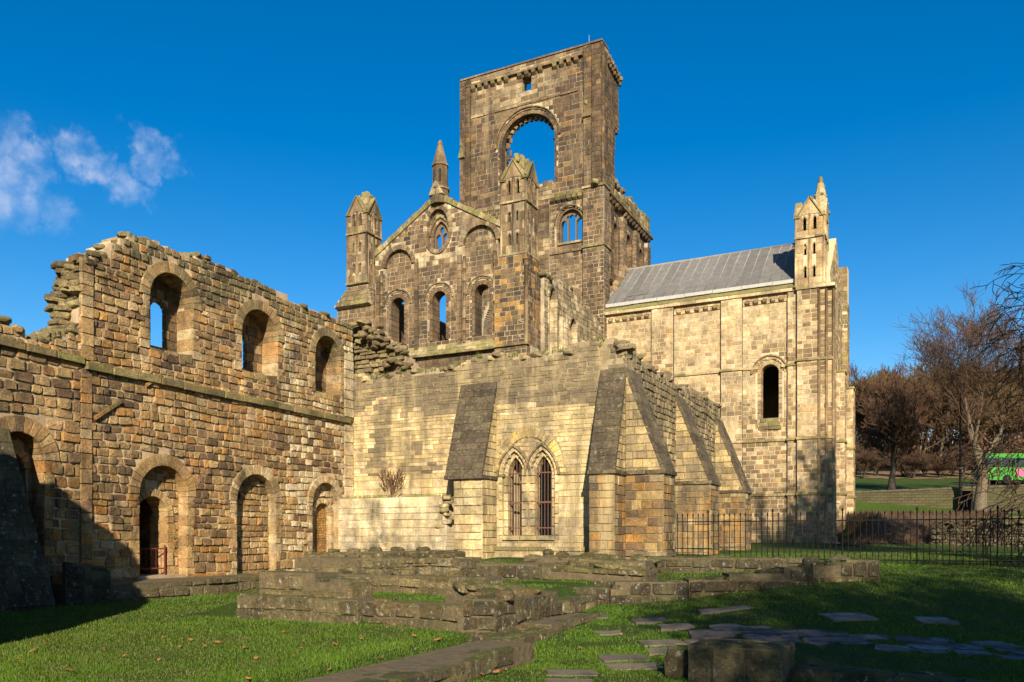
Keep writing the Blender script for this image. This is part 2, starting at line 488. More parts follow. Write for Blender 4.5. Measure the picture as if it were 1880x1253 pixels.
def lay(P, face, poly, arches=(), ch=(.22, .3), sw=(.35, .6), style='ashlar', pal=None, proud=(.0, .018), mort=.022, thick=.8, gap=.012, core=True, chf=.012, kind='stone', mat=None, blocked=(), skip=0.):
    """Fill a polygon on a face with coursed stones, leaving arch rings free; a mortar core stands behind the joints."""
    zmin, zmax = min(p[1] for p in poly), max(p[1] for p in poly)
    z = zmin
    while z < zmax - .04:
        h = min(U(*ch), zmax - z)
        if zmax - (z + h) < ch[0] * .55: h = zmax - z
        za, zb = z, z + h
        sp = inter(spans(poly, za + .2 * h), spans(poly, zb - .2 * h))
        for A in arches:
            for zz in (za + .12 * h, zb - .12 * h, (za + zb) / 2):
                hw = A.half(zz, A.t, A.j)
                if hw: sp = minus(sp, (A.c - hw, A.c + hw))
        for (bs0, bs1, bz0, bz1) in blocked:
            if bz0 < zb - .02 and bz1 > za + .02: sp = minus(sp, (bs0, bs1))
        for lo, hi in sp:
            L = hi - lo
            if L < .06: continue
            s = lo; first = True
            while s < hi - .01:
                w = U(*sw)
                if first: w *= U(.45, 1.); first = False
                if hi - (s + w) < sw[0] * .5: w = hi - s
                if w > sw[1] * 1.3: w *= .5
                a, b = s + gap * U(.4, 1), s + w - gap * U(.4, 1)
                s += w
                if b - a < .04 or (skip and R() < skip): continue
                ga = gap * U(.4, 1)
                col = pal((a + b) / 2, (za + zb) / 2) if callable(pal) else pick(pal)
                n1 = U(*proud)
                if style == 'rubble':
                    g = rub_stone(face, a, b, za + ga, zb - ga * .6, -mort - .06, n1, .03)
                else:
                    e = gap * .35
                    q = [(a + U(-e, e), za + ga + U(-e, e)), (b + U(-e, e), za + ga + U(-e, e)), (b + U(-e, e), zb - ga + U(-e, e)), (a + U(-e, e), zb - ga + U(-e, e))]
                    g = quad_stone(face, q, -mort - .05, n1, chf)
                P.add(kind, g, col, mat)
        if core:
            nb = max(1, int(round(h / .14)))
            for i in range(nb):
                c0, c1 = za + h * i / nb, za + h * (i + 1) / nb
                cs = spans(poly, (c0 + c1) / 2)
                for A in arches:
                    hw = A.half((c0 + c1) / 2, A.t * .55, A.j * .55)
                    if hw: cs = minus(cs, (A.c - hw, A.c + hw))
                for lo, hi in cs:
                    if hi - lo > .02: P.core_box(face, lo, hi, c0, c1, -thick, -mort)
        z = zb

def ring(P, face, A, o0, o1, n0, n1, count, pal, gap=.008, kind='voussoir', chf=.012, mat=None):
    a, b = A.curve(o0, count), A.curve(o1, count)
    for i in range(len(a) - 1):
        q = np.array([a[i], a[i + 1], b[i + 1], b[i]])
        c = q.mean(0); q = c + (q - c) * (1 - gap / max(.05, np.linalg.norm(q[0] - q[1])))
        P.add(kind, quad_stone(face, q, n0, n1 + U(-.008, .008), chf), pick(pal), mat)
def jambs(P, face, A, o0, o1, n0, n1, hr, pal, sides=(-1, 1), gap=.01, kind='jamb_stone', mat=None, vary=.0):
    for sgn in sides:
        z = A.z0
        while z < A.zs - .03:
            h = min(U(*hr), A.zs - z)
            if A.zs - z - h < hr[0] * .5: h = A.zs - z
            e = U(0, vary)
            x0, x1 = A.c + sgn * (A.w + o0), A.c + sgn * (A.w + o1 + e)
            if x0 > x1: x0, x1 = x1, x0
            P.add(kind, quad_stone(face, [(x0, z + gap), (x1, z + gap), (x1, z + h - gap), (x0, z + h - gap)], n0, n1 + U(-.008, .008), .012), pick(pal), mat)
            z += h
def band(P, face, p0, p1, h, n0, n1, step, pal, kind='string_course', sag=.0, mat=None, chf=.02):
    """A run of moulding stones along a line on a face; h height, n0..n1 depth."""
    L = math.dist(p0, p1); n = max(1, int(round(L / step)))
    for i in range(n):
        a, b = i / n, (i + 1) / n
        e = .006 / max(L / n, .1) * .5
        x0, y0 = p0[0] + (p1[0] - p0[0]) * (a + e / n), p0[1] + (p1[1] - p0[1]) * a
        x1, y1 = p0[0] + (p1[0] - p0[0]) * (b - e / n), p0[1] + (p1[1] - p0[1]) * b
        d = U(-sag, sag)
        P.add(kind, quad_stone(face, [(x0, y0 + d), (x1, y1 + d), (x1, y1 + h + d), (x0, y0 + h + d)], n0, n1 + U(-.012, .012), chf, closed=True), pick(pal), mat)
def plate(P, face, poly, arches, n0, n1, dz=.06):
    """A thin pierced slab (tracery): bands of stone between small openings; returned as verts/faces."""
    V, Fc = [], []
    z = min(p[1] for p in poly); zm = max(p[1] for p in poly)
    while z < zm:
        zb = min(z + dz, zm)
        sp = spans(poly, (z + zb) / 2)
        for A in arches:
            hw = A.half((z + zb) / 2)
            if hw: sp = minus(sp, (A.c - hw, A.c + hw))
        for lo, hi in sp:
            o = len(V)
            V += [(lo, z, n0), (hi, z, n0), (hi, zb, n0), (lo, zb, n0), (lo, z, n1), (hi, z, n1), (hi, zb, n1), (lo, zb, n1)]
            Fc += [tuple(i + o for i in f) for f in [(0, 3, 2, 1), (4, 5, 6, 7), (0, 1, 5, 4), (1, 2, 6, 5), (2, 3, 7, 6), (3, 0, 4, 7)]]
        z = zb
    return face(np.array(V)), Fc
def solid(pts, faces):
    return np.array(pts, float), faces
def box(x0, x1, y0, y1, z0, z1):
    V = np.array([(x0, y0, z0), (x1, y0, z0), (x1, y1, z0), (x0, y1, z0), (x0, y0, z1), (x1, y0, z1), (x1, y1, z1), (x0, y1, z1)], float)
    return V, [(0, 3, 2, 1), (4, 5, 6, 7), (0, 1, 5, 4), (1, 2, 6, 5), (2, 3, 7, 6), (3, 0, 4, 7)]
def tube(pts, rads, k=6, cap=True):
    pts = [Vector(p) for p in pts]
    V, Fc = [], []
    for i, p in enumerate(pts):
        d = (pts[min(i + 1, len(pts) - 1)] - pts[max(i - 1, 0)]).normalized()
        a = d.cross(Vector((0, 0, 1)) if abs(d.z) < .9 else Vector((1, 0, 0))).normalized(); b = d.cross(a)
        for j in range(k):
            t = 2 * math.pi * j / k
            V.append(p + (a * math.cos(t) + b * math.sin(t)) * rads[i])
    for i in range(len(pts) - 1):
        for j in range(k):
            j2 = (j + 1) % k
            Fc.append((i * k + j, i * k + j2, (i + 1) * k + j2, (i + 1) * k + j))
    if cap:
        Fc.append(tuple(range(k))); Fc.append(tuple((len(pts) - 1) * k + j for j in reversed(range(k))))
    return np.array([v[:] for v in V]), Fc
def joined(*geos):
    Vs, Fs, o = [], [], 0
    for V, Fc in geos:
        Vs.append(np.asarray(V, float)); Fs += [tuple(i + o for i in f) for f in Fc]; o += len(V)
    return np.concatenate(Vs), Fs

# palettes (linear albedo, weight)
P_DOR = [(.36, .245, .13, 3), (.44, .325, .185, 3), (.29, .185, .095, 2), (.42, .22, .085, 1.2), (.17, .118, .072, 1.8), (.50, .40, .26, 1), (.095, .072, .052, .9)]
P_GREY = [(.22, .18, .10, 3), (.17, .15, .09, 3), (.28, .23, .13, 2), (.12, .105, .07, 1.5)]
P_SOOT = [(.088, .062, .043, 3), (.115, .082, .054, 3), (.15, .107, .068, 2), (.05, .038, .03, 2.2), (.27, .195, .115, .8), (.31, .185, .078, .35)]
P_WARM = [(.15, .106, .068, 3), (.19, .135, .085, 3), (.11, .079, .052, 2), (.28, .205, .127, 1.0)]
P_PALE = [(.55, .46, .31, 3), (.45, .37, .245, 2), (.61, .53, .39, 1)]
P_PRE = [(.53, .43, .29, 4), (.47, .37, .24, 3), (.39, .30, .19, 2), (.22, .16, .10, 1.0), (.42, .27, .14, .6)]
P_PRED = [(.17, .12, .075, 3), (.23, .165, .10, 2), (.30, .22, .13, 1.5), (.42, .33, .19, 1)]
P_CH = [(.57, .46, .275, 3), (.51, .40, .225, 3), (.43, .34, .195, 2), (.33, .265, .17, 1.2), (.61, .53, .38, 1)]
P_FRAME = [(.60, .50, .33, 3), (.54, .43, .25, 2), (.48, .37, .2, 1)]
P_CHG = [(.19, .155, .105, 3), (.235, .19, .125, 3), (.145, .12, .082, 2), (.32, .26, .165, 1)]
P_CHO = [(.26, .165, .08, 3), (.20, .135, .078, 3), (.34, .19, .07, 1.3), (.085, .065, .048, 3), (.36, .27, .14, 1)]
P_DARK = [(.075, .06, .042, 3), (.095, .078, .055, 3), (.12, .10, .07, 1.5), (.06, .05, .036, 2)]
P_MOSS = [(.20, .18, .08, 2), (.27, .23, .12, 2), (.15, .135, .06, 2)]
P_LOW = [(.125, .096, .056, 3), (.088, .07, .042, 3), (.17, .132, .075, 2), (.055, .045, .03, 2), (.20, .14, .075, .8)]
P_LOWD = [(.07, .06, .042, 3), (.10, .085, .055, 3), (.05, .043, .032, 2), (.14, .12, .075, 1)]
P_LOWP = [(.20, .158, .09, 3), (.155, .125, .072, 3), (.26, .21, .125, 1.3), (.10, .083, .05, 2.2)]

# ------------------------------------------------------------------ the lie of the land
def sstep(x, a, b):
    t = np.clip((x - a) / (b - a), 0, 1); return t * t * (3 - 2 * t)
def gz(x, y):
    """Ground height: a yard by the ruins, terraces behind the low walls, a bank and rising ground to the north-east."""
    x, y = np.asarray(x, float), np.asarray(y, float)
    D = x * DV[0] + y * DV[1]; L = x * RV[0] + y * RV[1]
    right = np.interp(D, [-60, 0, 8, 12, 17.5, 24, 30, 45, 50], [-.2, -.1, -.15, -.2, .12, .85, 1.0, 1.2, 1.35])
    hill = np.interp(D, [45, 46.5, 53, 60, 71, 73.5, 80, 90, 100, 115, 135, 200, 400, 900], [0, .1, 1.75, 2.0, 2.4, 4.2, 4.95, 6.1, 7.3, 9.5, 11.6, 18, 24, 30])
    uu = L / np.maximum(D, 4)
    right = right + sstep(uu, .10, .40) * np.interp(D, [10.5, 14, 18, 21, 24.5], [0, .24, .5, .36, 0])
    right = right + hill * sstep(L - (.40 - .05 * sstep(D, 53, 60)) * D, .5, 2.2)
    yard = np.interp(y, [0, 8, 12, 20], [-.12, -.06, .03, .08])
    terr = np.interp(y, [12.3, 12.5, 15.5, 15.7, 18.0, 18.6, 24, 30, 56], [.02, .33, .36, .52, .6, .72, .92, 1.0, 1.4])
    leftz = np.where(x < -13.9, yard, terr * sstep(x, -13.9, -12.5) + yard * (1 - sstep(x, -13.9, -12.5)))
    leftz = np.where(y < 12.2, yard, leftz)
    w = sstep(x, -7.1, -6.65)
    near = leftz * (1 - w) + right * w
    f = sstep(y, 21, 24.5)
    z = near * (1 - f) + right * f
    return z + .02 * np.sin(x * 1.7 + y * .9) * np.sin(y * 1.3 - x * .6)
def g1(x, y): return float(gz(np.array([x]), np.array([y]))[0])

def ground_mat():
    m, nt, b = new_mat('lawn_soil')
    n1 = pos_noise(nt, .5, 5, .6); n2 = pos_noise(nt, 6, 6, .7); n3 = pos_noise(nt, 60, 3, .6)
    c = mixc(nt, rng(nt, n1, .35, .65), (.035, .085, .010), (.055, .10, .016))
    c = mixc(nt, rng(nt, n2, .40, .75), c, (.028, .055, .010))
    c = mixc(nt, mul(nt, rng(nt, n3, .45, .65), .6), c, (.075, .06, .025))
    nt.links.new(c, b.inputs['Base Color']); b.inputs['Specular IOR Level'].default_value = .1
    bump(nt, b, [(n3, 1.), (n2, 1.2)], .06)
    return m
M['ground'] = ground_mat()
xs = np.unique(np.concatenate([np.linspace(-700, -60, 17), np.linspace(-60, -22, 20), np.arange(-22, 8, .25), np.linspace(8, 60, 53), np.linspace(60, 700, 25)]))
ys = np.unique(np.concatenate([np.linspace(-300, -20, 10), np.linspace(-20, 5, 14), np.arange(5, 27, .25), np.linspace(27, 140, 100), np.linspace(140, 1000, 25)]))
GX, GY = np.meshgrid(xs, ys)
GZ = gz(GX.ravel(), GY.ravel())
gv = np.stack([GX.ravel(), GY.ravel(), GZ], 1)
nx, ny = len(xs), len(ys)
gf = [(j * nx + i, j * nx + i + 1, (j + 1) * nx + i + 1, (j + 1) * nx + i) for j in range(ny - 1) for i in range(nx - 1)]
ground = link('ground', make_mesh('ground', gv, gf, M['ground'], True))
tag(ground, kind='structure')

# ------------------------------------------------------------------ dormitory range: ruined wall on the left, facing east
XD = -19.5
dor = Thing('dormitory_wall', 'tall ruined ochre wall on the left with two rows of round arches and broken top', 'ruined wall', (XD, 18, 0))
W = dor.part('wall', M['dorter'], M['mort_d'])
fD = FE(XD)
def pal_dor(s, z):
    g = vn(s * .5, z * .6, 3)
    if z > 8.6 + g * .9: return pick(P_GREY) if R() < .75 else pick(P_DOR)
    if s > 21.5 and R() < .4: return pick(P_PALE)
    if s < 19 and z < 3.4 and R() < .35: return pick([(.34, .18, .07, 1), (.28, .17, .08, 1), (.13, .09, .06, 1)], .2)
    if vn(s * .9, z * .9, 5) > .68 and R() < .6: return pick([(.12, .085, .06, 1), (.16, .11, .07, 1), (.22, .14, .08, 1)])
    return pick(P_DOR, .46)
U1 = Arch(16.78, .76, 6.95, 8.45, .82, t=.34, j=.02)
U2 = Arch(20.3, .80, 6.95, 8.25, .84, t=.34, j=.02)
U3 = Arch(23.72, .70, 6.85, 8.25, .74, t=.32, j=.02)
A0 = Arch(12.3, .62, .9, 3.55, .62, t=.42, j=.02)
A1 = Arch(16.5, .82, .5, 2.85, .84, t=.36, j=.02)
A2 = Arch(20.15, .86, .3, 2.82, .88, t=.32, j=.02)
A3 = Arch(23.6, .72, .5, 2.9, .74, t=.28, j=.02)
ZS = 6.02
low = [(9.3, -.2), (25.6, -.2), (25.6, ZS + .27), (9.3, ZS + .27)]
lay(W, fD, [(9.3, -.2), (13.9, -.2), (13.9, ZS + .27), (9.3, ZS + .27)], [A0], (.23, .34), (.26, .56), 'rubble', pal_dor, (.0, .06), .016, 1.2, .018)
lay(W, fD, [(13.9, -.2), (25.6, -.2), (25.6, 1.6), (13.9, 1.6)], [A1, A2, A3], (.2, .31), (.22, .5), 'rubble', pal_dor, (.0, .06), .016, 1.2, .018)
lay(W, fD, [(13.9, 1.6), (25.6, 1.6), (25.6, ZS + .27), (13.9, ZS + .27)], [A1, A2, A3], (.15, .27), (.18, .44), 'rubble', pal_dor, (.0, .06), .016, 1.2, .017)
top = [(9.3, ZS + .3)] + [onE(*p, XD) for p in [(-60, 588), (2, 590), (28, 600), (48, 614), (66, 628), (96, 616), (122, 612), (130, 600), (144, 596), (146, 560), (154, 552), (152, 520), (160, 500), (158, 486), (172, 466), (204, 468), (206, 450), (232, 440), (238, 434), (292, 446), (300, 456), (330, 464), (345, 470), (380, 478), (405, 488), (452, 512), (500, 532), (545, 555), (590, 574), (628, 588), (640, 594)]] + [(25.2, 9.8), (25.2, ZS + .16)]
lay(W, fD, [(9.3, ZS + .26)] + top[1:-1] + [(25.2, ZS + .26)], [U1, U2, U3], (.18, .27), (.2, .42), 'rubble', pal_dor, (.0, .055), .016, 1.1, .017)
# string course, two runs with a break at the old pilaster
band(W, fD, (9.3, ZS + .20), (13.98, ZS + .10), .19, -.1, .13, .75, P_GREY + P_MOSS, sag=.012)
band(W, fD, (14.0, ZS - .02), (24.95, ZS - .06), .21, -.1, .14, .8, P_GREY + P_MOSS, sag=.012)
# shallow pilaster where the taller part begins
jambs(W, fD, Arch(14.05, .0, .7, ZS - .1), -.16, .16, -.05, .06, (.24, .42), P_DOR, sides=(1,), kind='quoin')
jambs(W, fD, Arch(14.05, .0, ZS + .22, 8.9), -.14, .2, -.05, .065, (.26, .42), P_DOR, sides=(1,), kind='quoin')
# pale corner pilaster next to the chapter house
jambs(W, fD, Arch(24.86, .0, .6, ZS - .1), -.22, .3, -.05, .07, (.3, .5), P_PALE, sides=(1,), kind='quoin')
jambs(W, fD, Arch(24.86, .0, ZS + .18, 8.6), -.22, .3, -.05, .07, (.3, .5), P_PALE, sides=(1,), kind='quoin')
# the torn south end of the taller part: rubble core showing in the wall's thickness
endp = [(-20.6, 6.6), (-19.56, 6.4), (-19.56, 8.95), (-19.9, 9.1), (-20.3, 8.7), (-20.6, 8.0)]
lay(W, FS(onE(154, 552, XD)[0] + .02), endp, [], (.12, .22), (.18, .4), 'rubble', P_GREY + P_DOR[2:5], (-.05, .16), .06, .3, .02)
for i in range(46):                                  # courses of core stones, each row reaching a little less far as it rises
    t = i / 46; y0 = onE(154, 552, XD)[0] - .38 * (1 - t) ** 1.5
    W.add('stone', rock((U(-20.45, -19.68), y0 + U(-.06, .14), 6.5 + 2.35 * t), (U(.3, .5), U(.35, .55), U(.13, .2)), U(-.25, .25), .45, .1, tilt=.12), pick(P_GREY + P_DOR[4:5]))
for i in range(26):                                  # steps of masonry left at the foot of the tear
    t = i / 25; s_, z_ = onE(70 + 78 * t, 624 - 26 * t, XD)
    for k in range(2): W.add('stone', rock((XD - .2 - .5 * k, s_ + U(-.06, .06), z_ - .02), (U(.3, .5), U(.25, .4), U(.16, .22)), U(-.3, .3), .45, .1, tilt=.12), pick(P_GREY + P_DOR[4:5]))
# loose stones along the broken top and edge
for px, py in [(165, 492), (160, 480), (168, 470), (178, 466), (190, 470), (210, 452), (226, 442), (244, 436), (262, 438), (280, 444), (305, 452), (318, 462), (350, 466), (362, 470), (385, 478), (398, 484), (430, 500), (470, 518),
               (520, 540), (560, 562), (600, 578), (16, 590), (36, 604), (110, 612), (128, 604)]:
    s, z = onE(px, py, XD)
    for k in range(2):
        W.add('stone', rock((XD - .15 - .35 * k + U(-.1, .1), s + U(-.1, .1), z + U(-.06, .05)), (U(.26, .46), U(.22, .4), U(.12, .2)), U(0, 3), .5, .1), pick(P_GREY if R() < .8 else P_DOR))
for A, dep, nv in ((U1, .66, 15), (U2, .66, 15), (U3, .66, 14)):
    ring(W, fD, A, 0, A.t, -.35, .05, nv, P_GREY + P_DOR[:2])
    ring(W, fD, A, .015, A.t * .5, -dep, -.36, nv, P_DOR)
    jambs(W, fD, A, 0, .2, -dep, .03, (.22, .34), P_DOR + P_PALE[:2], vary=.14)
    # back of the recess with a narrow slit open to the sky
    slit = Arch(A.c + .08 if A is U1 else A.c - .1, .27 if A is U1 else .17, A.z0 + .3, A.zs - .15, None, t=.12, j=.12)
    arc = [] if A is U3 else [slit]
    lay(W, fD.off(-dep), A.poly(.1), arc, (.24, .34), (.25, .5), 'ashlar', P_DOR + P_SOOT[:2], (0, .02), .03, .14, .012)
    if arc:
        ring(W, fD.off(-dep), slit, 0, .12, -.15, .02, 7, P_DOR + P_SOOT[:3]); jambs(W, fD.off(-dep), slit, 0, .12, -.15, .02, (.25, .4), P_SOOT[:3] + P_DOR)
    # sloping sill stones
    for i in range(3):
        x0 = A.c - A.w + i * A.w * 2 / 3
        q = [(x0 + .01, A.z0 - .16), (x0 + A.w * .66, A.z0 - .16), (x0 + A.w * .66, A.z0 + .05 + .04 * i), (x0 + .01, A.z0 + .06)]
        W.add('sill_stone', quad_stone(fD, q, -dep, .02, .02), pick(P_DOR + P_GREY))
for A, dep, nv, pal in ((A0, .7, 13, P_DOR), (A1, .36, 17, P_DOR[:3]), (A2, .32, 18, P_DOR[:2] + P_PALE[:1]), (A3, .3, 15, P_PALE + P_DOR[:2])):
    ring(W, fD, A, 0, A.t, -dep, .05, nv, pal)
    jambs(W, fD, A, 0, .18, -dep, .03, (.22, .4), pal, vary=.16)
# lower recess backs
A1b = Arch(16.38, .52, .5, 2.26, .56, t=.24, j=.02)
lay(W, fD.off(-.34), A1.poly(.1), [A1b], (.2, .3), (.25, .5), 'rubble', P_DOR, (0, .03), .04, .3, .012)
ring(W, fD.off(-.34), A1b, 0, .24, -.6, .04, 13, P_DOR[:3]); jambs(W, fD.off(-.34), A1b, 0, .2, -.7, .03, (.24, .4), P_DOR[:3], vary=.1)
lay(W, fD.off(-2.4), [(15.0, .3), (18.2, .3), (18.2, 3.4), (15.0, 3.4)], [], (.2, .3), (.25, .5), 'rubble', P_DOR, (0, .03), .04, .3)
lay(W, FS(17.5), [(XD - 2.4, .3), (XD - .5, .3), (XD - .5, 3.2), (XD - 2.4, 3.2)], [], (.22, .32), (.3, .5), 'rubble', P_DOR, (0, .03), .04, .2)
W.core(*box(XD - 2.6, XD - .5, 14.6, 15.0, .3, 3.4)); W.core(*box(XD - 2.6, XD - .5, 14.8, 18.2, 3.25, 3.5))
lay(W, fD.off(-.3), A2.poly(.1), [], (.16, .3), (.2, .5), 'rubble', P_DOR, (0, .05), .045, .3, .014)
A3b = Arch(23.72, .44, .5, 2.45, .46, t=.2, j=.02)
lay(W, fD.off(-.24), A3.poly(.1), [A3b], (.18, .3), (.2, .4), 'rubble', P_DOR[:2] + P_PALE, (0, .04), .04, .2, .012)
ring(W, fD.off(-.24), A3b, 0, .2, -.3, .03, 11, P_DOR[:2] + P_PALE); jambs(W, fD.off(-.24), A3b, 0, .2, -.3, .03, (.25, .4), P_DOR[:2] + P_PALE)
lay(W, fD.off(-.42), A3b.poly(.1), [], (.085, .1), (.2, .34), 'ashlar', [(.40, .22, .09, 2), (.44, .28, .12, 2), (.33, .2, .1, 1)], (0, .012), .02, .2, .008)
A0b = Arch(12.4, .34, 2.4, 3.35, .36, t=.2, j=.14)
lay(W, fD.off(-.5), A0.poly(.1), [A0b], (.2, .32), (.25, .45), 'rubble', P_DOR, (0, .03), .04, .3)
ring(W, fD.off(-.5), A0b, 0, .2, -.3, .03, 9, P_DOR[:3])
lay(W, fD.off(-.95), A0b.poly(.1), [], (.4, .6), (.18, .26), 'rubble', P_DOR[2:], (0, .05), .05, .2)
# old sloping roof scar
Aw = math.hypot(1, .72)
fScar = Face((XD, 14.3, 4.72), (0, 1 / Aw, .72 / Aw), (0, -.72 / Aw, 1 / Aw))
for a, b in ((0, .55), (.57, 1.0), (1.95, 2.6)):
    W.add('roof_scar_stone', quad_stone(fScar, [(a, 0), (b, 0), (b, .09), (a, .09)], -.05, .10, .02), pick(P_DOR[2:]))
dor.finish()

# red iron gate standing in the doorway
gate = Thing('iron_gate', 'small red iron gate standing half open in the dark doorway', 'gate', (XD - .3, 16.75, .55))
V, Fc = tube([(XD - .28, 16.78, .55), (XD - .28, 16.78, 1.42)], [.03, .03], 6); gate.mesh('post', V, Fc, M['redpaint'])
for z in (.75, 1.32):
    V, Fc = tube([(XD - .28, 16.78, z), (XD - .62, 15.98, z)], [.022, .022], 6); gate.mesh('rail', V, Fc, M['redpaint'])
for k in range(6):
    t = .12 + k * .16
    V, Fc = tube([(XD - .28 - .34 * t, 16.78 - .8 * t, .75), (XD - .28 - .34 * t, 16.78 - .8 * t, 1.32)], [.009, .009], 5); gate.mesh('bar', V, Fc, M['redpaint'])
gate.finish()

# sloping buttress at the far left edge, in shadow
def e_buttress(P, ya, yb, Xw, p, zb, zl, zt, pal_side, pal_slope, mat_slope, zbase=None, ch=(.22, .3), sw=(.3, .55), style='ashlar', ledge=True, mort=.022):
    """Buttress projecting east from plane Xw."""
    Xf = Xw + p
    P.core_prism(FS(ya), [(Xw - .3, zb), (Xf - mort, zb), (Xf - mort, zl - mort), (Xw - mort, zt - mort), (Xw - .3, zt - mort)], -(yb - ya) + mort, -mort)
    lay(P, FS(ya), [(Xw, zb), (Xf, zb), (Xf, zl), (Xw, zt)], [], ch, sw, style, pal_side, core=False, mort=mort)
    lay(P, FE(Xf), [(ya, zb), (yb, zb), (yb, zl), (ya, zl)], [], ch, sw, style, pal_side, core=False, mort=mort)
    L = math.hypot(p, zt - zl)
    fs = Face((Xf, 0, zl), (0, 1, 0), (-p / L, 0, (zt - zl) / L))
    lay(P, fs, [(ya - .02, -.04), (yb + .02, -.04), (yb + .02, L), (ya - .02, L)], [], (.24, .36), (.3, .6), 'ashlar', pal_slope, (.03, .042), .02, gap=.003, core=False, chf=.006, kind='weathering_slab', mat=mat_slope)
    if ledge:
        band(P, FE(Xf), (ya - .05, zl - .12), (yb + .05, zl - .12), .13, -.1, .07, .6, pal_slope, mat=mat_slope)
        band(P, FS(ya), (Xw - .0, zl - .12), (Xf + .06, zl - .12), .13, -.1, .06, .6, pal_slope, mat=mat_slope)
def s_buttress(P, xa, xb, Yw, p, zb, zl, zt, pal_side, pal_slope, mat_slope, ch=(.22, .3), sw=(.3, .55), style='ashlar', ledge=True, mort=.022):
    """Buttress projecting south from plane Yw."""
    Yf = Yw - p
    P.core_prism(FE(xb), [(Yf + mort, zb), (Yw + .3, zb), (Yw + .3, zt - mort), (Yw + mort, zt - mort), (Yf + mort, zl - mort)], -(xb - xa) + mort, -mort)
    lay(P, FE(xb), [(Yf, zb), (Yw, zb), (Yw, zt), (Yf, zl)], [], ch, sw, style, pal_side, core=False, mort=mort)
    lay(P, FS(Yf), [(xa, zb), (xb, zb), (xb, zl), (xa, zl)], [], ch, sw, style, pal_side, core=False, mort=mort)
    L = math.hypot(p, zt - zl)
    fs = Face((0, Yf, zl), (1, 0, 0), (0, p / L, (zt - zl) / L))
    lay(P, fs, [(xa - .02, -.04), (xb + .02, -.04), (xb + .02, L), (xa - .02, L)], [], (.2, .3), (.3, .6), 'ashlar', pal_slope, (.03, .042), .02, gap=.003, core=False, chf=.006, kind='weathering_slab', mat=mat_slope)
    if ledge:
        band(P, FS(Yf), (xa - .05, zl - .12), (xb + .05, zl - .12), .13, -.1, .07, .6, pal_slope, mat=mat_slope)
        band(P, FE(xb), (Yf - .06, zl - .12), (Yw, zl - .12), .13, -.1, .06, .6, pal_slope, mat=mat_slope)
lb = Thing('battered_buttress', 'dark sloping stone buttress at the left edge leaning against the ochre wall', 'buttress', (-18.3, 11.2, 0))
P = lb.part('core', M['low'], M['mort_l'])
e_buttress(P, 10.2, 12.0, XD + .02, 1.75, -.15, .12, 4.2, P_LOWD, P_LOWD, M['low'], ch=(.25, .35), sw=(.4, .8), ledge=False)
lb.finish()
# the ruined cross wall just outside the frame that shades the corner
cw = Thing('cross_wall', 'ruined stone cross wall standing out from the ochre range, beyond the left edge', 'ruined wall', (-15.5, 5.5, 0))
P = cw.part('wall', M['dorter'], M['mort_d'])
cpoly = [(-19.4, -.2), (-11.75, -.2), (-11.75, 3.6), (-12.4, 4.6), (-13.2, 5.2), (-14.0, 6.6), (-15.2, 7.0), (-16.6, 6.6), (-18.0, 7.6), (-19.4, 8.2)]
lay(P, FN(6.0), [(-a, b) for a, b in reversed(cpoly)], [], (.3, .42), (.45, .9), 'ashlar', P_DOR, (0, .03), .03, 1.0)
cw.finish()

# ------------------------------------------------------------------ chapter house: buttressed block with two barred windows
YC, XC = 25.2, -8.6
chh = Thing('chapter_house', 'low yellow stone block with sloping buttresses and a pair of barred pointed windows', 'ruined building', (-13.5, 30, .6))
W = chh.part('wall', M['ch'], M['mort_c'])
fC = FS(YC)
def pal_ch(s, z):
    g = vn(s * .45, z * .5, 8)
    if z > 5.9 + g * 1.5: return pick(P_CHG)
    if z > 4.0 and g > .46 and R() < .75: return pick(P_CHG + P_CH[2:4])
    return pick(P_CH)
topC = [onS(*p, YC) for p in [(645, 690), (700, 694), (740, 684), (780, 682), (820, 676), (850, 668), (880, 656), (930, 652), (960, 656), (1000, 648), (1040, 644), (1065, 632), (1100, 624), (1130, 626), (1150, 636)]]
CL = Arch(-12.62, .30, 1.72, 3.75, .66, t=.3, j=.3, kind='pt')
CR = Arch(-11.56, .30, 1.72, 3.75, .66, t=.3, j=.3, kind='pt')
REL = Arch(-12.09, .96, 3.86, 4.0, 1.06, t=.36, j=.02)
ZL = 3.79
lowC = [(-19.6, .3), (XC, .3), (XC, ZL), (-19.6, ZL)]
upC = [(-19.6, ZL)] + topC + [(XC, ZL)]
lay(W, fC, lowC, [CL, CR], (.2, .32), (.28, .6), 'ashlar', P_PALE + P_CH[:2], (.0, .015), .008, .8, .007)
lay(W, fC, upC, [CL, CR, REL], (.085, .2), (.24, .6), 'ashlar', pal_ch, (-.006, .014), .01, .8, .005)
# rough course of rubble along the top
for i in range(60):
    t = i / 59; k = t * (len(topC) - 1); a = int(min(k, len(topC) - 2)); u = k - a
    x = topC[a][0] * (1 - u) + topC[a + 1][0] * u; z = topC[a][1] * (1 - u) + topC[a + 1][1] * u
    W.add('stone', rock((x, YC + .2 + U(-.1, .25), z + U(-.12, .04)), (U(.3, .6), U(.3, .5), U(.14, .24)), U(-.3, .3), .5, .1), pick(P_CHG if R() < .8 else P_CH))
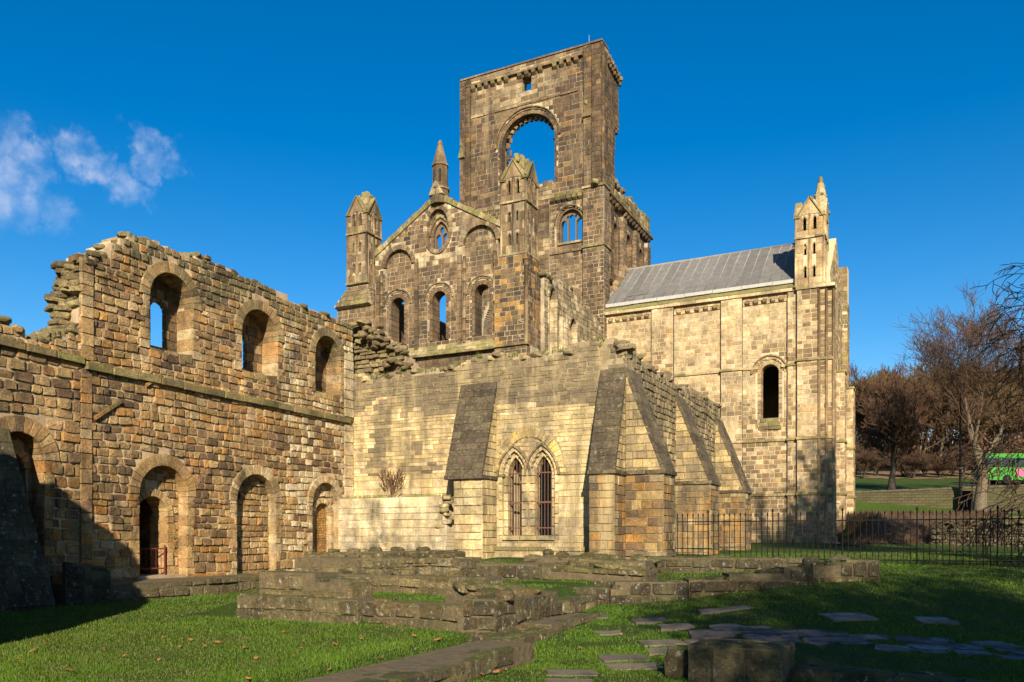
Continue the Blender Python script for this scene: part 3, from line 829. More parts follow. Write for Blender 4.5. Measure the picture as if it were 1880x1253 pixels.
# string between the windows and the corner buttress, plinth courses below
band(W, fC, (-10.9, ZL - .05), (-9.5, ZL - .05), .1, -.08, .06, .6, P_MOSS)
band(W, fC, (-13.2, ZL - .05), (-13.0, ZL - .05), .1, -.08, .06, .6, P_MOSS)
PLX0 = -15.3
fP = FS(YC - 1.22)
lay(W, FS(YC - .16), [(-13.3, .2), (-9.4, .2), (-9.4, 1.2), (-13.3, 1.2)], [], (.22, .3), (.4, .8), 'ashlar', P_CH + P_CHG[:2], (0, .02), .02, .3, .008)
band(W, FS(YC - .16), (-13.3, 1.2), (-9.42, 1.2), .14, -.2, .05, .7, P_CH[2:] + P_MOSS)
lay(W, FS(YC - .30), [(-13.3, .1), (-9.3, .1), (-9.3, .82), (-13.3, .82)], [], (.22, .3), (.4, .8), 'ashlar', P_CHG + P_CH[2:], (0, .02), .02, .3, .008)
# window surrounds
for A in (CL, CR):
    ring(W, fC, A, 0, .16, -.45, -.10, 12, P_FRAME)
    ring(W, fC, A, .16, .30, -.3, .03, 14, P_FRAME)
    ring(W, fC, A, .29, .36, -.1, .10, 12, P_CHG + P_CH[2:4], kind='hood_mould')
    jambs(W, fC, A, 0, .155, -.45, -.09, (.24, .36), P_FRAME, vary=0)
    jambs(W, fC, A, .16, .30, -.3, .03, (.24, .4), P_FRAME, vary=0)
    W.core_box(fC, A.c - .28, A.c + .28, 1.55, 1.72, -.5, -.05)
jambs(W, fC, Arch(-12.09, 0, 1.72, 4.0), -.24, .24, -.4, .035, (.26, .36), P_CH[:2] + P_PALE, sides=(1,), kind='mullion_stone')
band(W, fC, (-13.05, 1.56), (-11.1, 1.56), .16, -.3, .09, .7, P_CH + P_MOSS[:1], kind='sill_stone')
ring(W, fC, REL, 0, .34, -.2, .03, 21, P_CH[:3] + [(.50, .36, .12, 2)])
lay(W, fC, REL.poly(.05), [CL, CR], (.14, .2), (.25, .5), 'ashlar', P_CH, (-.01, .01), .015, .4, core=True)
# south buttresses
PB = chh.part('buttress', M['ch'], M['mort_c'])
s_buttress(PB, -14.7, -13.3, YC, 1.1, 3.62, 3.75, 7.05, P_CH, P_DARK, M['slate'], ledge=True)
PB.core_prism(FE(-13.3), [(YC - 1.0, .3), (YC, .3), (YC, 3.7), (YC - 1.0, 3.7)], -1.08, -.03)
lay(PB, FS(YC - 1.04), [(-14.42, .3), (-13.3, .3), (-13.3, 3.63), (-14.42, 3.63)], [], (.24, .36), (.35, .6), 'ashlar', P_PALE + P_CH[:2], (0, .02), .02, core=False)
lay(PB, FE(-13.3), [(YC - 1.04, .3), (YC, .3), (YC, 3.63), (YC - 1.04, 3.63)], [], (.2, .36), (.3, .6), 'ashlar', P_CH + P_CHG[2:], (0, .02), .02, core=False)
def pal_low(s, z):
    return pick(P_CHO, .25) if z < 3.3 + .6 * vn(s * 2, z * 2) and R() < .93 else pick(P_CH[1:4] + P_CHG[:1])
PB2 = chh.part('buttress', M['ch'], M['mort_c'])
s_buttress(PB2, -9.45, XC, YC, 1.1, .2, 3.75, 7.1, pal_low, P_DARK, M['slate'])
band(PB2, FS(YC - 1.1), (-9.5, 1.05), (XC + .05, 1.05), .14, -.1, .08, .6, P_CHG)
PB3 = chh.part('buttress', M['ch'], M['mort_c'])
e_buttress(PB3, YC - .06, YC + 1.2, XC, 1.25, .2, 3.78, 7.1, pal_low, P_DARK + P_CHG[2:3], M['slate'])
band(PB3, FS(YC - .06), (XC, 1.05), (XC + 1.3, 1.05), .14, -.1, .08, .6, P_CHG)
band(PB3, FE(XC + 1.25), (YC - .1, 1.05), (YC + 1.25, 1.05), .14, -.1, .08, .6, P_CHG)
lay(PB3, FS(YC - .2), [(XC - .9, .2), (XC + 1.45, .2), (XC + 1.45, 1.0), (XC - .9, 1.0)], [], (.22, .3), (.5, .9), 'ashlar', P_CHO, (0, .02), .02, .3)
for ya in (31.0, 37.6):
    PBn = chh.part('buttress', M['ch'], M['mort_c'])
    e_buttress(PBn, ya, ya + 1.45, XC, 1.35, .6, 3.8, 7.15, pal_low, P_DARK + P_CHG[2:3], M['slate'])
    band(PBn, FS(ya), (XC, 1.25), (XC + 1.4, 1.25), .14, -.1, .08, .6, P_CHG)
# east wall
topE = [onE(*p, XC) for p in [(1152, 640), (1168, 650), (1185, 668), (1200, 672), (1215, 690), (1232, 690), (1245, 712), (1270, 712), (1295, 730), (1318, 742), (1330, 800)]]
lay(W, FE(XC), [(YC, .3), (topE[-1][0], .3)] + topE[::-1] + [(YC, topC[-1][1])], [], (.16, .26), (.25, .5), 'rubble', lambda s, z: pick(P_CHG if z > 5.5 or R() < .5 else P_CH), (-.01, .05), .04, .8)
for s, z in topE[:-1]:
    for k in range(3):
        W.add('stone', rock((XC - .15 + U(-.2, .1), s + U(-.4, .4), z + U(-.1, .08)), (U(.3, .5), U(.3, .6), U(.14, .22)), U(-.3, .3), .5, .1), pick(P_CHG))
# floor of the upper storey and hidden back walls keep the inside dark
W.core(*box(-19.3, XC - .3, YC + .6, 38.6, 6.3, 6.7)); W.core(*box(-19.3, XC - .3, 38.2, 38.8, .5, 7.0))
# lit masonry screen seen behind the left window's bars
W.core_prism(Face((-13.0, YC + .75, 0), (.97, .243, 0), (0, 0, 1)), [(0, 1.2), (.62, 1.2), (.62, 4.6), (0, 4.6)], -.2, 0)
chh.finish()

# window grilles
for A, nm in ((CL, 'rusty iron grille in the left pointed window of the yellow block'), (CR, 'rusty iron grille in the right pointed window of the yellow block')):
    gr = Thing('window_grille', nm, 'grille', (A.c, YC + .2, 1.72), 'window grilles')
    for k in range(5):
        x = A.c - .24 + .12 * k
        hz = A.zs + .02
        while A.half(hz) and abs(x - A.c) < A.half(hz) - .01: hz += .02
        V, Fc = tube([(x, YC + .2, 1.70), (x, YC + .2, hz)], [.013, .013], 6); gr.mesh('bar', V, Fc, M['rust'])
    for z, h in ((1.98, .02), (2.85, .03), (3.86, .022)):
        V, Fc = box(A.c - .3, A.c + .3, YC + .17, YC + .23, z - h, z + h); gr.mesh('cross_bar', V, Fc, M['rust'])
    gr.finish()

# lower wall in front of the chapter house, with grass on its ledge
lw = Thing('ledge_wall', 'pale limewashed wall with grass along its ledge, below the yellow block', 'wall', (-17.5, 24.2, .5))
P = lw.part('wall', M['ch'], M['mort_p'])
YL = 24.25
lwt = [onS(*p, YL) for p in [(640, 916), (700, 915), (780, 914), (806, 912)]]
lay(P, FS(YL), [(-19.45, .3), (-14.9, .3), (-14.75, 2.0), (-14.95, 2.6), lwt[3], lwt[2], lwt[1], (-19.45, lwt[0][1])], [], (.2, .3), (.3, .6), 'ashlar', P_PALE + [(.60, .54, .42, 4), (.5, .43, .3, 2)], (-.005, .02), .02, .95, .008)
for i in range(9):
    P.add('stone', rock((-14.95 + U(-.2, .35), YL + U(.0, .3), 1.9 + i * .14), (U(.25, .45), .35, .17), U(-.2, .2), .5, .1), pick(P_CHG + P_CH))
lw.finish()

# rubble left of an upper wall, at the corner between the range and the chapter house
rb = Thing('rubble_stub', 'broken rubble wall end stepping down beside the last upper arch', 'ruined wall', (-18.0, 25.5, 6.5))
P = rb.part('wall', M['dorter'], M['mort_d'])
rt = [onS(*p, 25.6) for p in [(640, 596), (668, 592), (690, 604), (705, 622), (725, 634), (738, 650), (752, 668), (765, 690)]]
lay(P, FS(25.55), [(-20.0, 6.5)] + rt + [(rt[-1][0], 6.5)], [], (.12, .22), (.18, .42), 'rubble', P_GREY + P_CHG, (-.05, .12), .08, .7, .02)
for i in range(70):
    t = R() ** .8; k = t * (len(rt) - 1); a = int(min(k, len(rt) - 2)); u = k - a
    x = rt[a][0] * (1 - u) + rt[a + 1][0] * u; z = rt[a][1] * (1 - u) + rt[a + 1][1] * u
    P.add('stone', rock((x + U(-.15, .2), 25.45 + U(-.25, .4), z - R() ** 2 * 1.0), (U(.22, .5), U(.25, .45), U(.12, .26)), U(0, 3), .55, .12, tilt=.3), pick(P_GREY + P_CHG + P_DOR[3:5]))
rb.finish()

# ------------------------------------------------------------------ turrets shared by the transept and the presbytery
def turret(P, xa, xb, ya, yb, z0, zc, zt, pal, slits, twin, ragged, mat=None):
    """Square stair turret: slit-pierced shaft from z0 to zc, cornice, lantern stage to zt, four gables and a broken top."""
    xm, ym = (xa + xb) / 2, (ya + yb) / 2
    w, d = xb - xa, yb - ya
    def stage(za, zb, arS, arE, chs):
        lay(P, FS(ya), [(xa, za), (xb, za), (xb, zb), (xa, zb)], arS, chs, (.3, .55), 'ashlar', pal, (0, .012), .015, .22, .006, mat=mat)
        lay(P, FE(xb), [(ya + .22, za), (yb, za), (yb, zb), (ya + .22, zb)], arE, chs, (.3, .55), 'ashlar', pal, (0, .012), .015, .22, .006, mat=mat)
        P.core(*box(xa + .02, xa + .22, ya + .23, yb, za, zb)); P.core(*box(xa + .23, xb - .23, yb - .22, yb, za, zb))
    def mk(cs, zs, w_, h): return [Arch(c, w_, z, z + h, .16, t=.06, j=.05, kind='pt') for z in zs for c in cs]
    S_ = mk((xm - w * .16, xm + w * .16), slits, .075, .5); E_ = mk((ym - d * .14, ym + d * .16), slits, .075, .5)
    stage(z0, zc, S_, E_, (.4, .6))
    for fc, L in ((FS(ya), S_), (FE(xb), E_)):
        for A in L:
            ring(P, fc, A, 0, .07, -.2, .012, 4, pal, mat=mat, chf=.006); jambs(P, fc, A, 0, .06, -.2, .012, (.3, .4), pal, mat=mat, gap=.003)
    # shafts at the corners and in the middle of each face
    for x, y in ((xa, ya), (xm, ya), (xb, ya), (xb, ym), (xb, yb)):
        V, Fc = tube([(x, y - .0, z0), (x, y, zc)], [.07, .07], 8)
        P.add('shaft', (V, Fc, True), pick(pal), mat)
    # string at the foot and cornice
    for z, o in ((z0 - .12, .12), (zc, .10)):
        band(P, FS(ya), (xa - o, z), (xb + o, z), .13, -.2, o, .7, P_PALE[:2] + P_MOSS, mat=mat, kind='cornice_stone')
        band(P, FE(xb), (ya + .0, z + .002), (yb + o, z + .002), .126, -.2, o, .7, P_PALE[:2] + P_MOSS, mat=mat, kind='cornice_stone')
        P.core(*box(xa - o, xa + .02, ya + .1, yb, z, z + .12))
    zl = zc + .13
    hw = .15
    tw = [Arch(c, .1, zl + .42, zl + .42 + twin, .26, t=.1, j=.08, kind='pt') for c in (xm - .2 * w * .9, xm + .2 * w * .9)]
    te = [Arch(c, .1, zl + .42, zl + .42 + twin, .26, t=.1, j=.08, kind='pt') for c in (ym - .2 * d * .9, ym + .2 * d * .9)]
    stage(zl, zt, tw, te, (.3, .45))
    for fc, L in ((FS(ya), tw), (FE(xb), te)):
        for A in L:
            ring(P, fc, A, 0, .1, -.2, .02, 6, pal, mat=mat, chf=.006); jambs(P, fc, A, 0, .08, -.2, .015, (.3, .4), pal, mat=mat, gap=.003)
    for x, y in ((xa, ya), (xm, ya), (xb, ya), (xb, ym), (xb, yb)):
        V, Fc = tube([(x, y, zl), (x, y, zt)], [.065, .065], 8); P.add('shaft', (V, Fc, True), pick(pal), mat)
    # gables, one to each side, with sloping stone slabs between
    gh = w * .6
    for fc, a, b in ((FS(ya), xa, xb), (FE(xb), ya, yb), (FN(yb), -xb, -xa), (FW(xa), -yb, -ya)):
        m_ = (a + b) / 2
        P.add('gable_slab', quad_stone(fc, [(a - .06, zt - .12), (m_, zt - .02), (m_ + .02, zt + gh), (m_ - .05, zt + gh)], -.3, .02, .02), pick(pal), mat)
        P.add('gable_slab', quad_stone(fc, [(m_, zt - .02), (b + .06, zt - .12), (m_ + .05, zt + gh), (m_ - .02, zt + gh)], -.3, .03, .02), pick(pal), mat)
        for sg in (-1, 1):                       # coping along each gable edge
            e = a - .09 if sg < 0 else b + .09
            q = [(e, zt - .22), (e + .16 * -sg, zt - .24), (m_ + .03 * sg, zt + gh - .04), (m_, zt + gh + .1)]
            if sg > 0: q = [q[1], q[0], q[3], q[2]]
            P.add('coping_stone', quad_stone(fc, q, -.25, .12, .02), pick(P_MOSS + pal[:1]), mat)
    for k, (x, y, z, sx, sz) in enumerate(ragged):
        P.add('broken_stone', rock((xm + x * w, ym + y * d, zt + z), (sx, sx * U(.8, 1.1), sz), U(0, 3), .5, .16, tilt=.25), pick(P_MOSS + P_PALE[1:2]), mat)
    # solid spire stump inside the gables
    P.core(np.array([(xa + .1, ya + .1, zt), (xb - .1, ya + .1, zt), (xb - .1, yb - .1, zt), (xa + .1, yb - .1, zt), (xm - .2, ym - .2, zt + gh + .1), (xm + .2, ym - .2, zt + gh + .1), (xm + .2, ym + .2, zt + gh + .1), (xm - .2, ym + .2, zt + gh + .1)]),
           [(0, 1, 5, 4), (1, 2, 6, 5), (2, 3, 7, 6), (3, 0, 4, 7), (4, 5, 6, 7)])
RAG = [(.1, .05, 1.1, .4, 1.0), (-.22, -.12, .95, .34, .8), (.28, .1, .9, .34, .85), (-.05, .28, 1.0, .36, .9), (-.1, -.1, .7, .62, .7), (.18, .1, .95, .4, .6), (-.22, .15, .8, .4, .5), (.0, .0, 1.15, .42, .7), (.3, .25, .75, .36, .55), (-.32, -.2, .62, .3, .4), (.25, -.22, .7, .34, .5)]
def corbels(P, face, s0, s1, z, n, pal, mat=None, w=.26, h=.3, out=.26):
    for i in range(n):
        s = s0 + (s1 - s0) * (i + .5) / n
        if R() < .04: continue
        x0, x1 = s - w / 2, s + w / 2
        V = face([(x0, z, -.1), (x1, z, -.1), (x1, z + h, -.1), (x0, z + h, -.1), (x0 + .03, z + .05, .06), (x1 - .03, z + .05, .06), (x1, z + h * .45, out * .8), (x0, z + h * .45, out * .8), (x1, z + h, out), (x0, z + h, out)])
        P.add('corbel', (V, [(0, 1, 5, 4), (4, 5, 6, 7), (7, 6, 8, 9), (9, 8, 2, 3), (1, 2, 8, 6, 5), (0, 4, 7, 9, 3)], False), pick(pal), mat)

# ------------------------------------------------------------------ south transept: gable end with three windows and an oculus
YT, XT = 43.5, -20.6
tr = Thing('south_transept', 'sooty gable end with three tall round-arched windows, blind arches and a pointed oculus', 'church transept', (-26.5, 49, 1))
W = tr.part('wall', M['soot'], M['mort_s'])
fT = FS(YT)
def pal_tr(s, z):
    if z > 18.6 and vn(s * .6, z * .7, 2) > .45: return pick(P_PALE) if R() < .6 else pick(P_WARM)
    if z < 13.2: return pick(P_SOOT)
    return pick(P_WARM) if R() < .7 else pick(P_SOOT)
W1 = Arch(-30.12, .50, 13.95, 16.5, .5, t=.58, j=.35)
W2 = Arch(-27.02, .50, 13.95, 16.5, .5, t=.58, j=.35)
W3 = Arch(-23.98, .50, 13.95, 16.5, .5, t=.58, j=.35)
B1 = Arch(-30.05, 1.0, 17.6, 19.05, 1.0, t=.32, j=.0)
B3 = Arch(-24.15, 1.12, 17.6, 19.55, 1.05, t=.32, j=.0)
OC = Arch(-27.1, .78, 18.9, 20.85, 1.25, t=.28, sym=True)
xl, xr = -31.85, -22.9
gab = [(xl, 12.4), (xr, 12.4), (xr, 19.95), (-22.3, 19.8), (-22.3, 20.0), (-27.1, 22.75), (xl, 20.0)]
lay(W, fT, gab, [W1, W2, W3, B1, B3, OC], (.25, .33), (.32, .62), 'ashlar', pal_tr, (0, .018), .006, 1.0, .019)
for A, pal in ((B1, P_WARM), (B3, P_WARM + P_PALE[1:2])):
    ring(W, fT, A, 0, A.t, -.28, .05, 16, P_WARM + P_PALE[1:2])
    lay(W, fT.off(-.22), A.poly(.1), [], (.25, .33), (.32, .62), 'ashlar', pal, (0, .018), .006, .6, .019)
for A in (W1, W2, W3):
    ring(W, fT, A, 0, .34, -.9, -.02, 15, P_WARM)
    ring(W, fT, A, .34, .50, -.3, .03, 17, P_WARM + P_PALE[1:2])
    ring(W, fT, A, .49, .58, -.1, .10, 13, P_PALE[1:2] + P_WARM, kind='hood_mould')
    jambs(W, fT, A, 0, .34, -.9, .0, (.28, .4), P_WARM)
ring(W, fT, OC, 0, .28, -.4, .07, 26, P_PALE[1:2] + P_WARM)
OC2 = Arch(-27.02, .52, 19.55, 20.55, .85, t=.2, kind='pt', j=.2)
lay(W, fT.off(-.25), OC.poly(.1, 30), [OC2], (.25, .33), (.3, .5), 'ashlar', P_WARM + P_PALE[1:2], (0, .02), .018, .4, .01)
ring(W, fT.off(-.25), OC2, 0, .2, -.4, .05, 12, P_WARM + P_PALE[1:2]); jambs(W, fT.off(-.25), OC2, 0, .2, -.4, .04, (.3, .4), P_WARM)
ring(W, fT.off(-.25), OC2, .2, .27, -.1, .14, 10, P_PALE[1:2] + P_WARM, kind='hood_mould')
L1 = Arch(-27.27, .2, 19.6, 20.45, .24, kind='pt'); L2 = Arch(-26.77, .2, 19.6, 20.45, .24, kind='pt'); L3 = Arch(-27.02, .16, 20.7, 20.92, .2, sym=True)
V, Fc = plate(W, fT.off(-.5), OC2.poly(0.05), [L1, L2, L3], -.1, .1, .05)
tr.mesh('tracery', V, Fc, plain_mat('tracery_stone', (.17, .12, .08), .9, 12, .4), label='two-light stone tracery in the oculus')
# pilasters between the bays and half shafts
for px, wd in ((-28.65, .28), (-25.5, .3), (-31.6, .3)):
    jambs(W, fT, Arch(px, 0, 13.4, 19.0 if px != -31.6 else 18.6), -wd / 2, wd / 2, -.05, .13, (.35, .55), P_WARM, sides=(1,), kind='pilaster_stone')
for px in (-31.3, -25.15, -23.05):
    for z in np.arange(13.6, 18.8, .75):
        V, Fc = tube([(px, YT - .08, z), (px, YT - .08, z + .74)], [.1, .1], 8); W.add('shaft', (V, Fc, True), pick(P_WARM + P_PALE[1:2]))
# sloping sill course and the plain wall below
fsl = Face((0, YT - .35, 13.05), (1, 0, 0), (0, .5, .866))
lay(W, fsl, [(xl, 0), (xr, 0), (xr, .75), (xl, .75)], [], (.3, .45), (.6, 1.), 'ashlar', P_MOSS + P_PALE[1:2], (0, .03), .03, .2, .008, kind='sill_stone')
band(W, fT, (xl, 12.95), (xr, 12.95), .16, -.1, .38, .9, P_PALE[1:2] + P_MOSS + P_WARM[:1])
lay(W, fT.off(.06), [(-31.9, 10.2), (-20.7, 10.2), (-20.7, 12.95), (-31.9, 12.95)], [], (.25, .36), (.3, .6), 'ashlar', P_SOOT, (0, .02), .02, 1.1, .013)
# copings of the gable
for (a, b) in (((-31.9, 19.85), (-27.35, 22.66)), ((-26.85, 22.66), (-22.3, 20.05))):
    L = math.dist(a, b); ax = ((b[0] - a[0]) / L, (b[1] - a[1]) / L)
    fcp = Face((a[0], YT, a[1]), (ax[0], 0, ax[1]), (-ax[1], 0, ax[0]))
    n = int(L / .42)
    for i in range(n):
        P_ = [(L * i / n + .008, -.04), (L * (i + 1) / n - .008, -.04), (L * (i + 1) / n - .008, .3 + U(-.05, .06)), (L * i / n + .008, .3 + U(-.05, .06))]
        W.add('coping_stone', quad_stone(fcp, P_, -.55, .10, .02, closed=True), pick(P_MOSS + P_PALE[1:2]))
# pinnacle on the apex
PN = tr.part('pinnacle', M['soot'], M['mort_s'])
ax_, ay_ = -27.05, YT + .2
def octo(c, r0, z0, r1, z1, k=8, ph=.39):
    return tube([(c[0], c[1], z0), (c[0], c[1], z1)], [r0, r1], k)
for r0, z0, r1, z1 in ((.62, 22.4, .55, 23.3), (.62, 23.3, .62, 23.42), (.5, 23.42, .48, 24.8), (.55, 24.8, .52, 24.92), (.48, 24.92, .15, 26.2), (.17, 26.2, .08, 26.45)):
    V, Fc = octo((ax_, ay_), r0, z0, r1, z1); PN.add('pinnacle_stone', (V, Fc, False), pick(P_MOSS + P_WARM))
for dx in (-.19, .22):
    V, Fc = box(ax_ + dx - .07, ax_ + dx + .07, ay_ - .44, ay_ - .3, 23.75, 24.5); tr.mesh('niche_shade', V, Fc, plain_mat('niche_shade_paint', (.03, .025, .02)))  # near-black blocks proud of the shaft: shade of niches given as colour
fgb = FS(ay_ - .5)
PN.add('pinnacle_stone', quad_stone(fgb, [(ax_ - .55, 22.9), (ax_ + .5, 22.9), (ax_ + .05, 23.75), (ax_ - .1, 23.75)], -.4, .05, .03, closed=True), pick(P_PALE[1:2]))
# buttresses and turrets at the corners
TL = tr.part('turret', M['soot'], M['mort_s'])
lay(TL, FS(YT - .25), [(-34.75, 12.3), (-31.85, 12.3), (-31.85, 18.1), (-33.95, 18.1), (-33.95, 17.7), (-34.75, 17.1)], [], (.25, .33), (.32, .6), 'ashlar', P_WARM, (0, .018), .006, 2.0, .019)
lay(TL, FE(-31.85), [(YT - .25, 12.3), (YT, 12.3), (YT, 18.1), (YT - .25, 18.1)], [], (.25, .33), (.1, .3), 'ashlar', P_WARM, (0, .02), .018, .1, .013, core=False)
fsl2 = Face((0, YT - .55, 16.9), (1, 0, 0), (0, .3, .954))
lay(TL, fsl2, [(-34.8, -.1), (-31.9, -.1), (-32.2, 1.1), (-34.1, 1.1)], [], (.3, .4), (.4, .7), 'ashlar', P_MOSS + P_PALE[1:2] + P_WARM[:2], (0, .02), .02, .3, .008, kind='weathering_slab')
turret(TL, -33.95, -32.4, YT - .2, YT + 1.35, 18.35, 21.5, 23.0, P_WARM + P_PALE[1:2], (18.95, 20.35), .55, RAG)
TR = tr.part('turret', M['soot'], M['mort_s'])
def pal_but(s, z):
    return pick([(.36, .20, .07, 1), (.42, .26, .10, 1), (.30, .20, .10, 1.4)]) if R() < .12 + .3 * (vn(s * 1.3, z * .6, 9) > .55) else pick(P_SOOT + P_WARM[:2])
lay(TR, FS(YT - .3), [(-22.95, 10.5), (-20.85, 10.5), (-20.85, 18.3), (-22.95, 18.3)], [], (.25, .33), (.32, .6), 'ashlar', pal_but, (0, .018), .006, .5, .019)
lay(TR, FE(-20.85), [(YT - .3, 10.5), (YT + 1.7, 10.5), (YT + 1.7, 18.3), (YT - .3, 18.3)], [], (.25, .33), (.32, .6), 'ashlar', pal_but, (0, .018), .006, .5, .019)
V, Fc = tube([(-20.85, YT - .3, 13.0), (-20.85, YT - .3, 17.6)], [.13, .13], 8); TR.add('shaft', (V, Fc, True), pick(P_WARM))
V, Fc = tube([(-20.85, YT - .3, 17.6), (-20.85, YT - .3, 17.95)], [.13, .22], 8); TR.add('shaft', (V, Fc, True), pick(P_WARM))
band(TR, FS(YT - .3), (-23.0, 12.98), (-20.75, 12.98), .16, -.1, .12, .8, P_MOSS + P_WARM)
band(TR, FE(-20.85), (YT - .42, 12.98), (YT + 2.4, 12.72), .16, -.1, .12, .8, P_MOSS + P_WARM)
turret(TR, -22.55, -20.95, YT - .2, YT + 1.4, 18.45, 21.45, 23.0, P_WARM + P_PALE[1:2], (19.0, 20.3), .55, RAG + [(-.3, -.3, .5, .3, .4), (.0, -.2, 1.3, .36, .5)])
# east side of the transept: broken wall with blind arched windows
fTE = FE(XT)
te = [(45.2, 11.0), (55.2, 11.0)] + [onE(*p, XT) for p in [(1110, 606), (1098, 590), (1080, 566), (1066, 552), (1050, 530), (1040, 522), (1016, 512), (1000, 506)]] + [(45.2, 17.4)]
E1 = Arch(46.45, .52, 11.0, 16.4, .75, t=.2, j=.18, kind='pt'); E2 = Arch(49.7, .55, 11.0, 15.3, .7, t=.2, j=.18, kind='pt'); E3 = Arch(53.3, .5, 11.0, 14.6, .7, t=.2, j=.18, kind='pt')
lay(W, fTE, te, [E1, E2, E3], (.28, .4), (.35, .7), 'ashlar', P_PALE + P_CHG[:2], (0, .03), .02, 1.0, .012)
for A in (E1, E2, E3):
    ring(W, fTE, A, 0, .2, -.7, .06, 12, P_CHG + P_PALE); jambs(W, fTE, A, 0, .18, -.7, .04, (.35, .5), P_PALE)
    lay(W, fTE.off(-.7), A.poly(.1), [], (.28, .4), (.35, .7), 'ashlar', P_PALE + P_CHG[:1], (0, .03), .02, .2, .012)
for yc in (47.9, 51.6):
    lay(W, FE(XT + .22), [(yc - .45, 11), (yc + .45, 11), (yc + .45, 15.6 - (yc - 47.9) * .2), (yc - .45, 15.6 - (yc - 47.9) * .2)], [], (.3, .42), (.3, .6), 'ashlar', P_PALE, (0, .02), .02, .3, .012)
    lay(W, FS(yc - .45), [(XT, 11), (XT + .22, 11), (XT + .22, 15.5 - (yc - 47.9) * .2), (XT, 15.5 - (yc - 47.9) * .2)], [], (.3, .42), (.3, .6), 'ashlar', P_PALE, (0, .02), .02, .1, .012, core=False)
for i in range(34):
    k = i / 33 * 7; a = int(min(k, 6)); u = k - a; q0, q1 = te[2 + a], te[3 + a]
    W.add('stone', rock((XT - .3 + U(-.3, .25), q0[0] * (1 - u) + q1[0] * u, q0[1] * (1 - u) + q1[1] * u + U(-.1, .05)), (U(.4, .7), U(.3, .6), U(.2, .34)), U(-.3, .3), .5, .1), pick(P_MOSS + P_CHG[:2]))
# lead-capped lean-to remnant
V, Fc = box(-20.75, -20.4, YT + 1.75, YT + 4.4, 12.0, 12.45); tr.mesh('flashing', V, Fc, M['leadpale'], label='white lead flashing beside the corner buttress')
lay(W, FE(-20.5), [(YT + 1.72, 10.6), (YT + 4.6, 10.6), (YT + 4.6, 11.98), (YT + 1.72, 11.98)], [], (.28, .4), (.5, .8), 'ashlar', P_PALE, (0, .02), .02, .3, .01)
# west wall (inside the transept, seen only through the windows)
W.core(*box(-32.6, -31.6, YT + 1.2, 55.0, 4, 17.5))
lay(W, FE(-31.58), [(YT + 1.1, 9), (55, 9), (55, 17.4), (YT + 1.1, 17.4)], [], (.3, .4), (.4, .7), 'ashlar', P_SOOT, (0, .02), .02, .1, core=False)
tr.finish()

# ------------------------------------------------------------------ crossing tower
YW, XW = 55.5, -20.75
tw = Thing('crossing_tower', 'tall blackened square tower with a huge empty arched opening and corbelled top', 'church tower', (-26.6, 61, 1))
W = tw.part('wall', M['soot'], M['mort_s'])
fW = FS(YW)
xl, xr = -32.45, XW
ZT, Z1, Z2 = 37.35, 26.75, 22.55
def pal_tw(s, z):
    if z > 33.4 + .9 * vn(s * .8, 3, 4) and s < -23.0 - 1.5 * vn(z, 1, 5): return pick(P_PALE[1:2] + P_WARM + P_CHG, .2)
    if z < 25.5 and vn(s * .7, z * .5, 6) > .55: return pick(P_PALE[1:2] + P_WARM)
    return pick(P_SOOT)
BIG = Arch(-26.68, 2.2, 27.9, 31.4, 2.08, t=.5, j=.3)
SQ = Arch(-26.75, .38, 35.2, 36.3, .02, t=.5, j=.5)
ppoly = [(xl, Z1), (xr, Z1), (xr, ZT), (xl, ZT)]
lay(W, fW, ppoly, [BIG, SQ], (.3, .42), (.5, 1.0), 'ashlar', pal_tw, (0, .018), .006, 1.3, .015)
ring(W, fW, BIG, 0, .3, -.5, -.02, 26, P_WARM)
ring(W, fW, BIG, .3, .44, -.3, .06, 24, P_PALE[1:2] + P_WARM)
ring(W, fW, BIG, .43, .52, -.1, .16, 22, P_PALE[1:2] + P_MOSS[1:2] + P_WARM, kind='hood_mould')
ring(W, fW, BIG, .05, .28, -1.0, -.5, 26, P_SOOT)
jambs(W, fW, BIG, 0, .3, -1.0, .0, (.32, .45), P_SOOT)
jambs(W, fW, BIG, -.1, .02, -.95, -.6, (.5, .8), P_WARM, kind='mullion_stone', sides=(-1,))
W.core_box(fW, BIG.c - 2.0, BIG.c + 2.0, 27.2, 27.85, -1.2, -.1)
lay(W, fW, [(BIG.c - 2.0, Z1), (BIG.c + 2.0, Z1), (BIG.c + 2.0, 28.15), (BIG.c - 2.0, 27.75)], [], (.3, .42), (.5, 1.0), 'ashlar', P_PALE[1:2] + P_WARM, (.02, .035), .02, .2, .012, kind='sill_stone')
# broken cusped tracery hanging inside the arch
cv = BIG.curve(-.02, 44)
for i in range(4, 42, 3):
    (x0, z0), (x1, z1), (x2, z2) = cv[i - 1], cv[i], cv[i + 1]
    cx, cz = BIG.c, BIG.zs
    dx, dz = cx - x1, cz + .6 - z1; l = math.hypot(dx, dz); dx, dz = dx / l, dz / l
    q = [(x0, z0), (x0 + dx * .26 + .05, z0 + dz * .26), (x2 + dx * .26 - .03, z2 + dz * .26), (x2, z2)]
    if abs(x1 - cx) > 2.02: continue
    W.add('cusp', quad_stone(fW, q, -.75, -.45, .03, closed=True), pick(P_WARM))
for (x, z, w, h) in ((-28.62, 31.7, .34, .5), (-28.42, 31.1, .16, .55), (-28.55, 30.72, .3, .16), (-24.7, 31.45, .3, .16), (-28.4, 32.1, .22, .42)):
    W.add('cusp', rock((x, YW + .6, z), (w, .25, h), 0, .6, .1), pick(P_WARM))
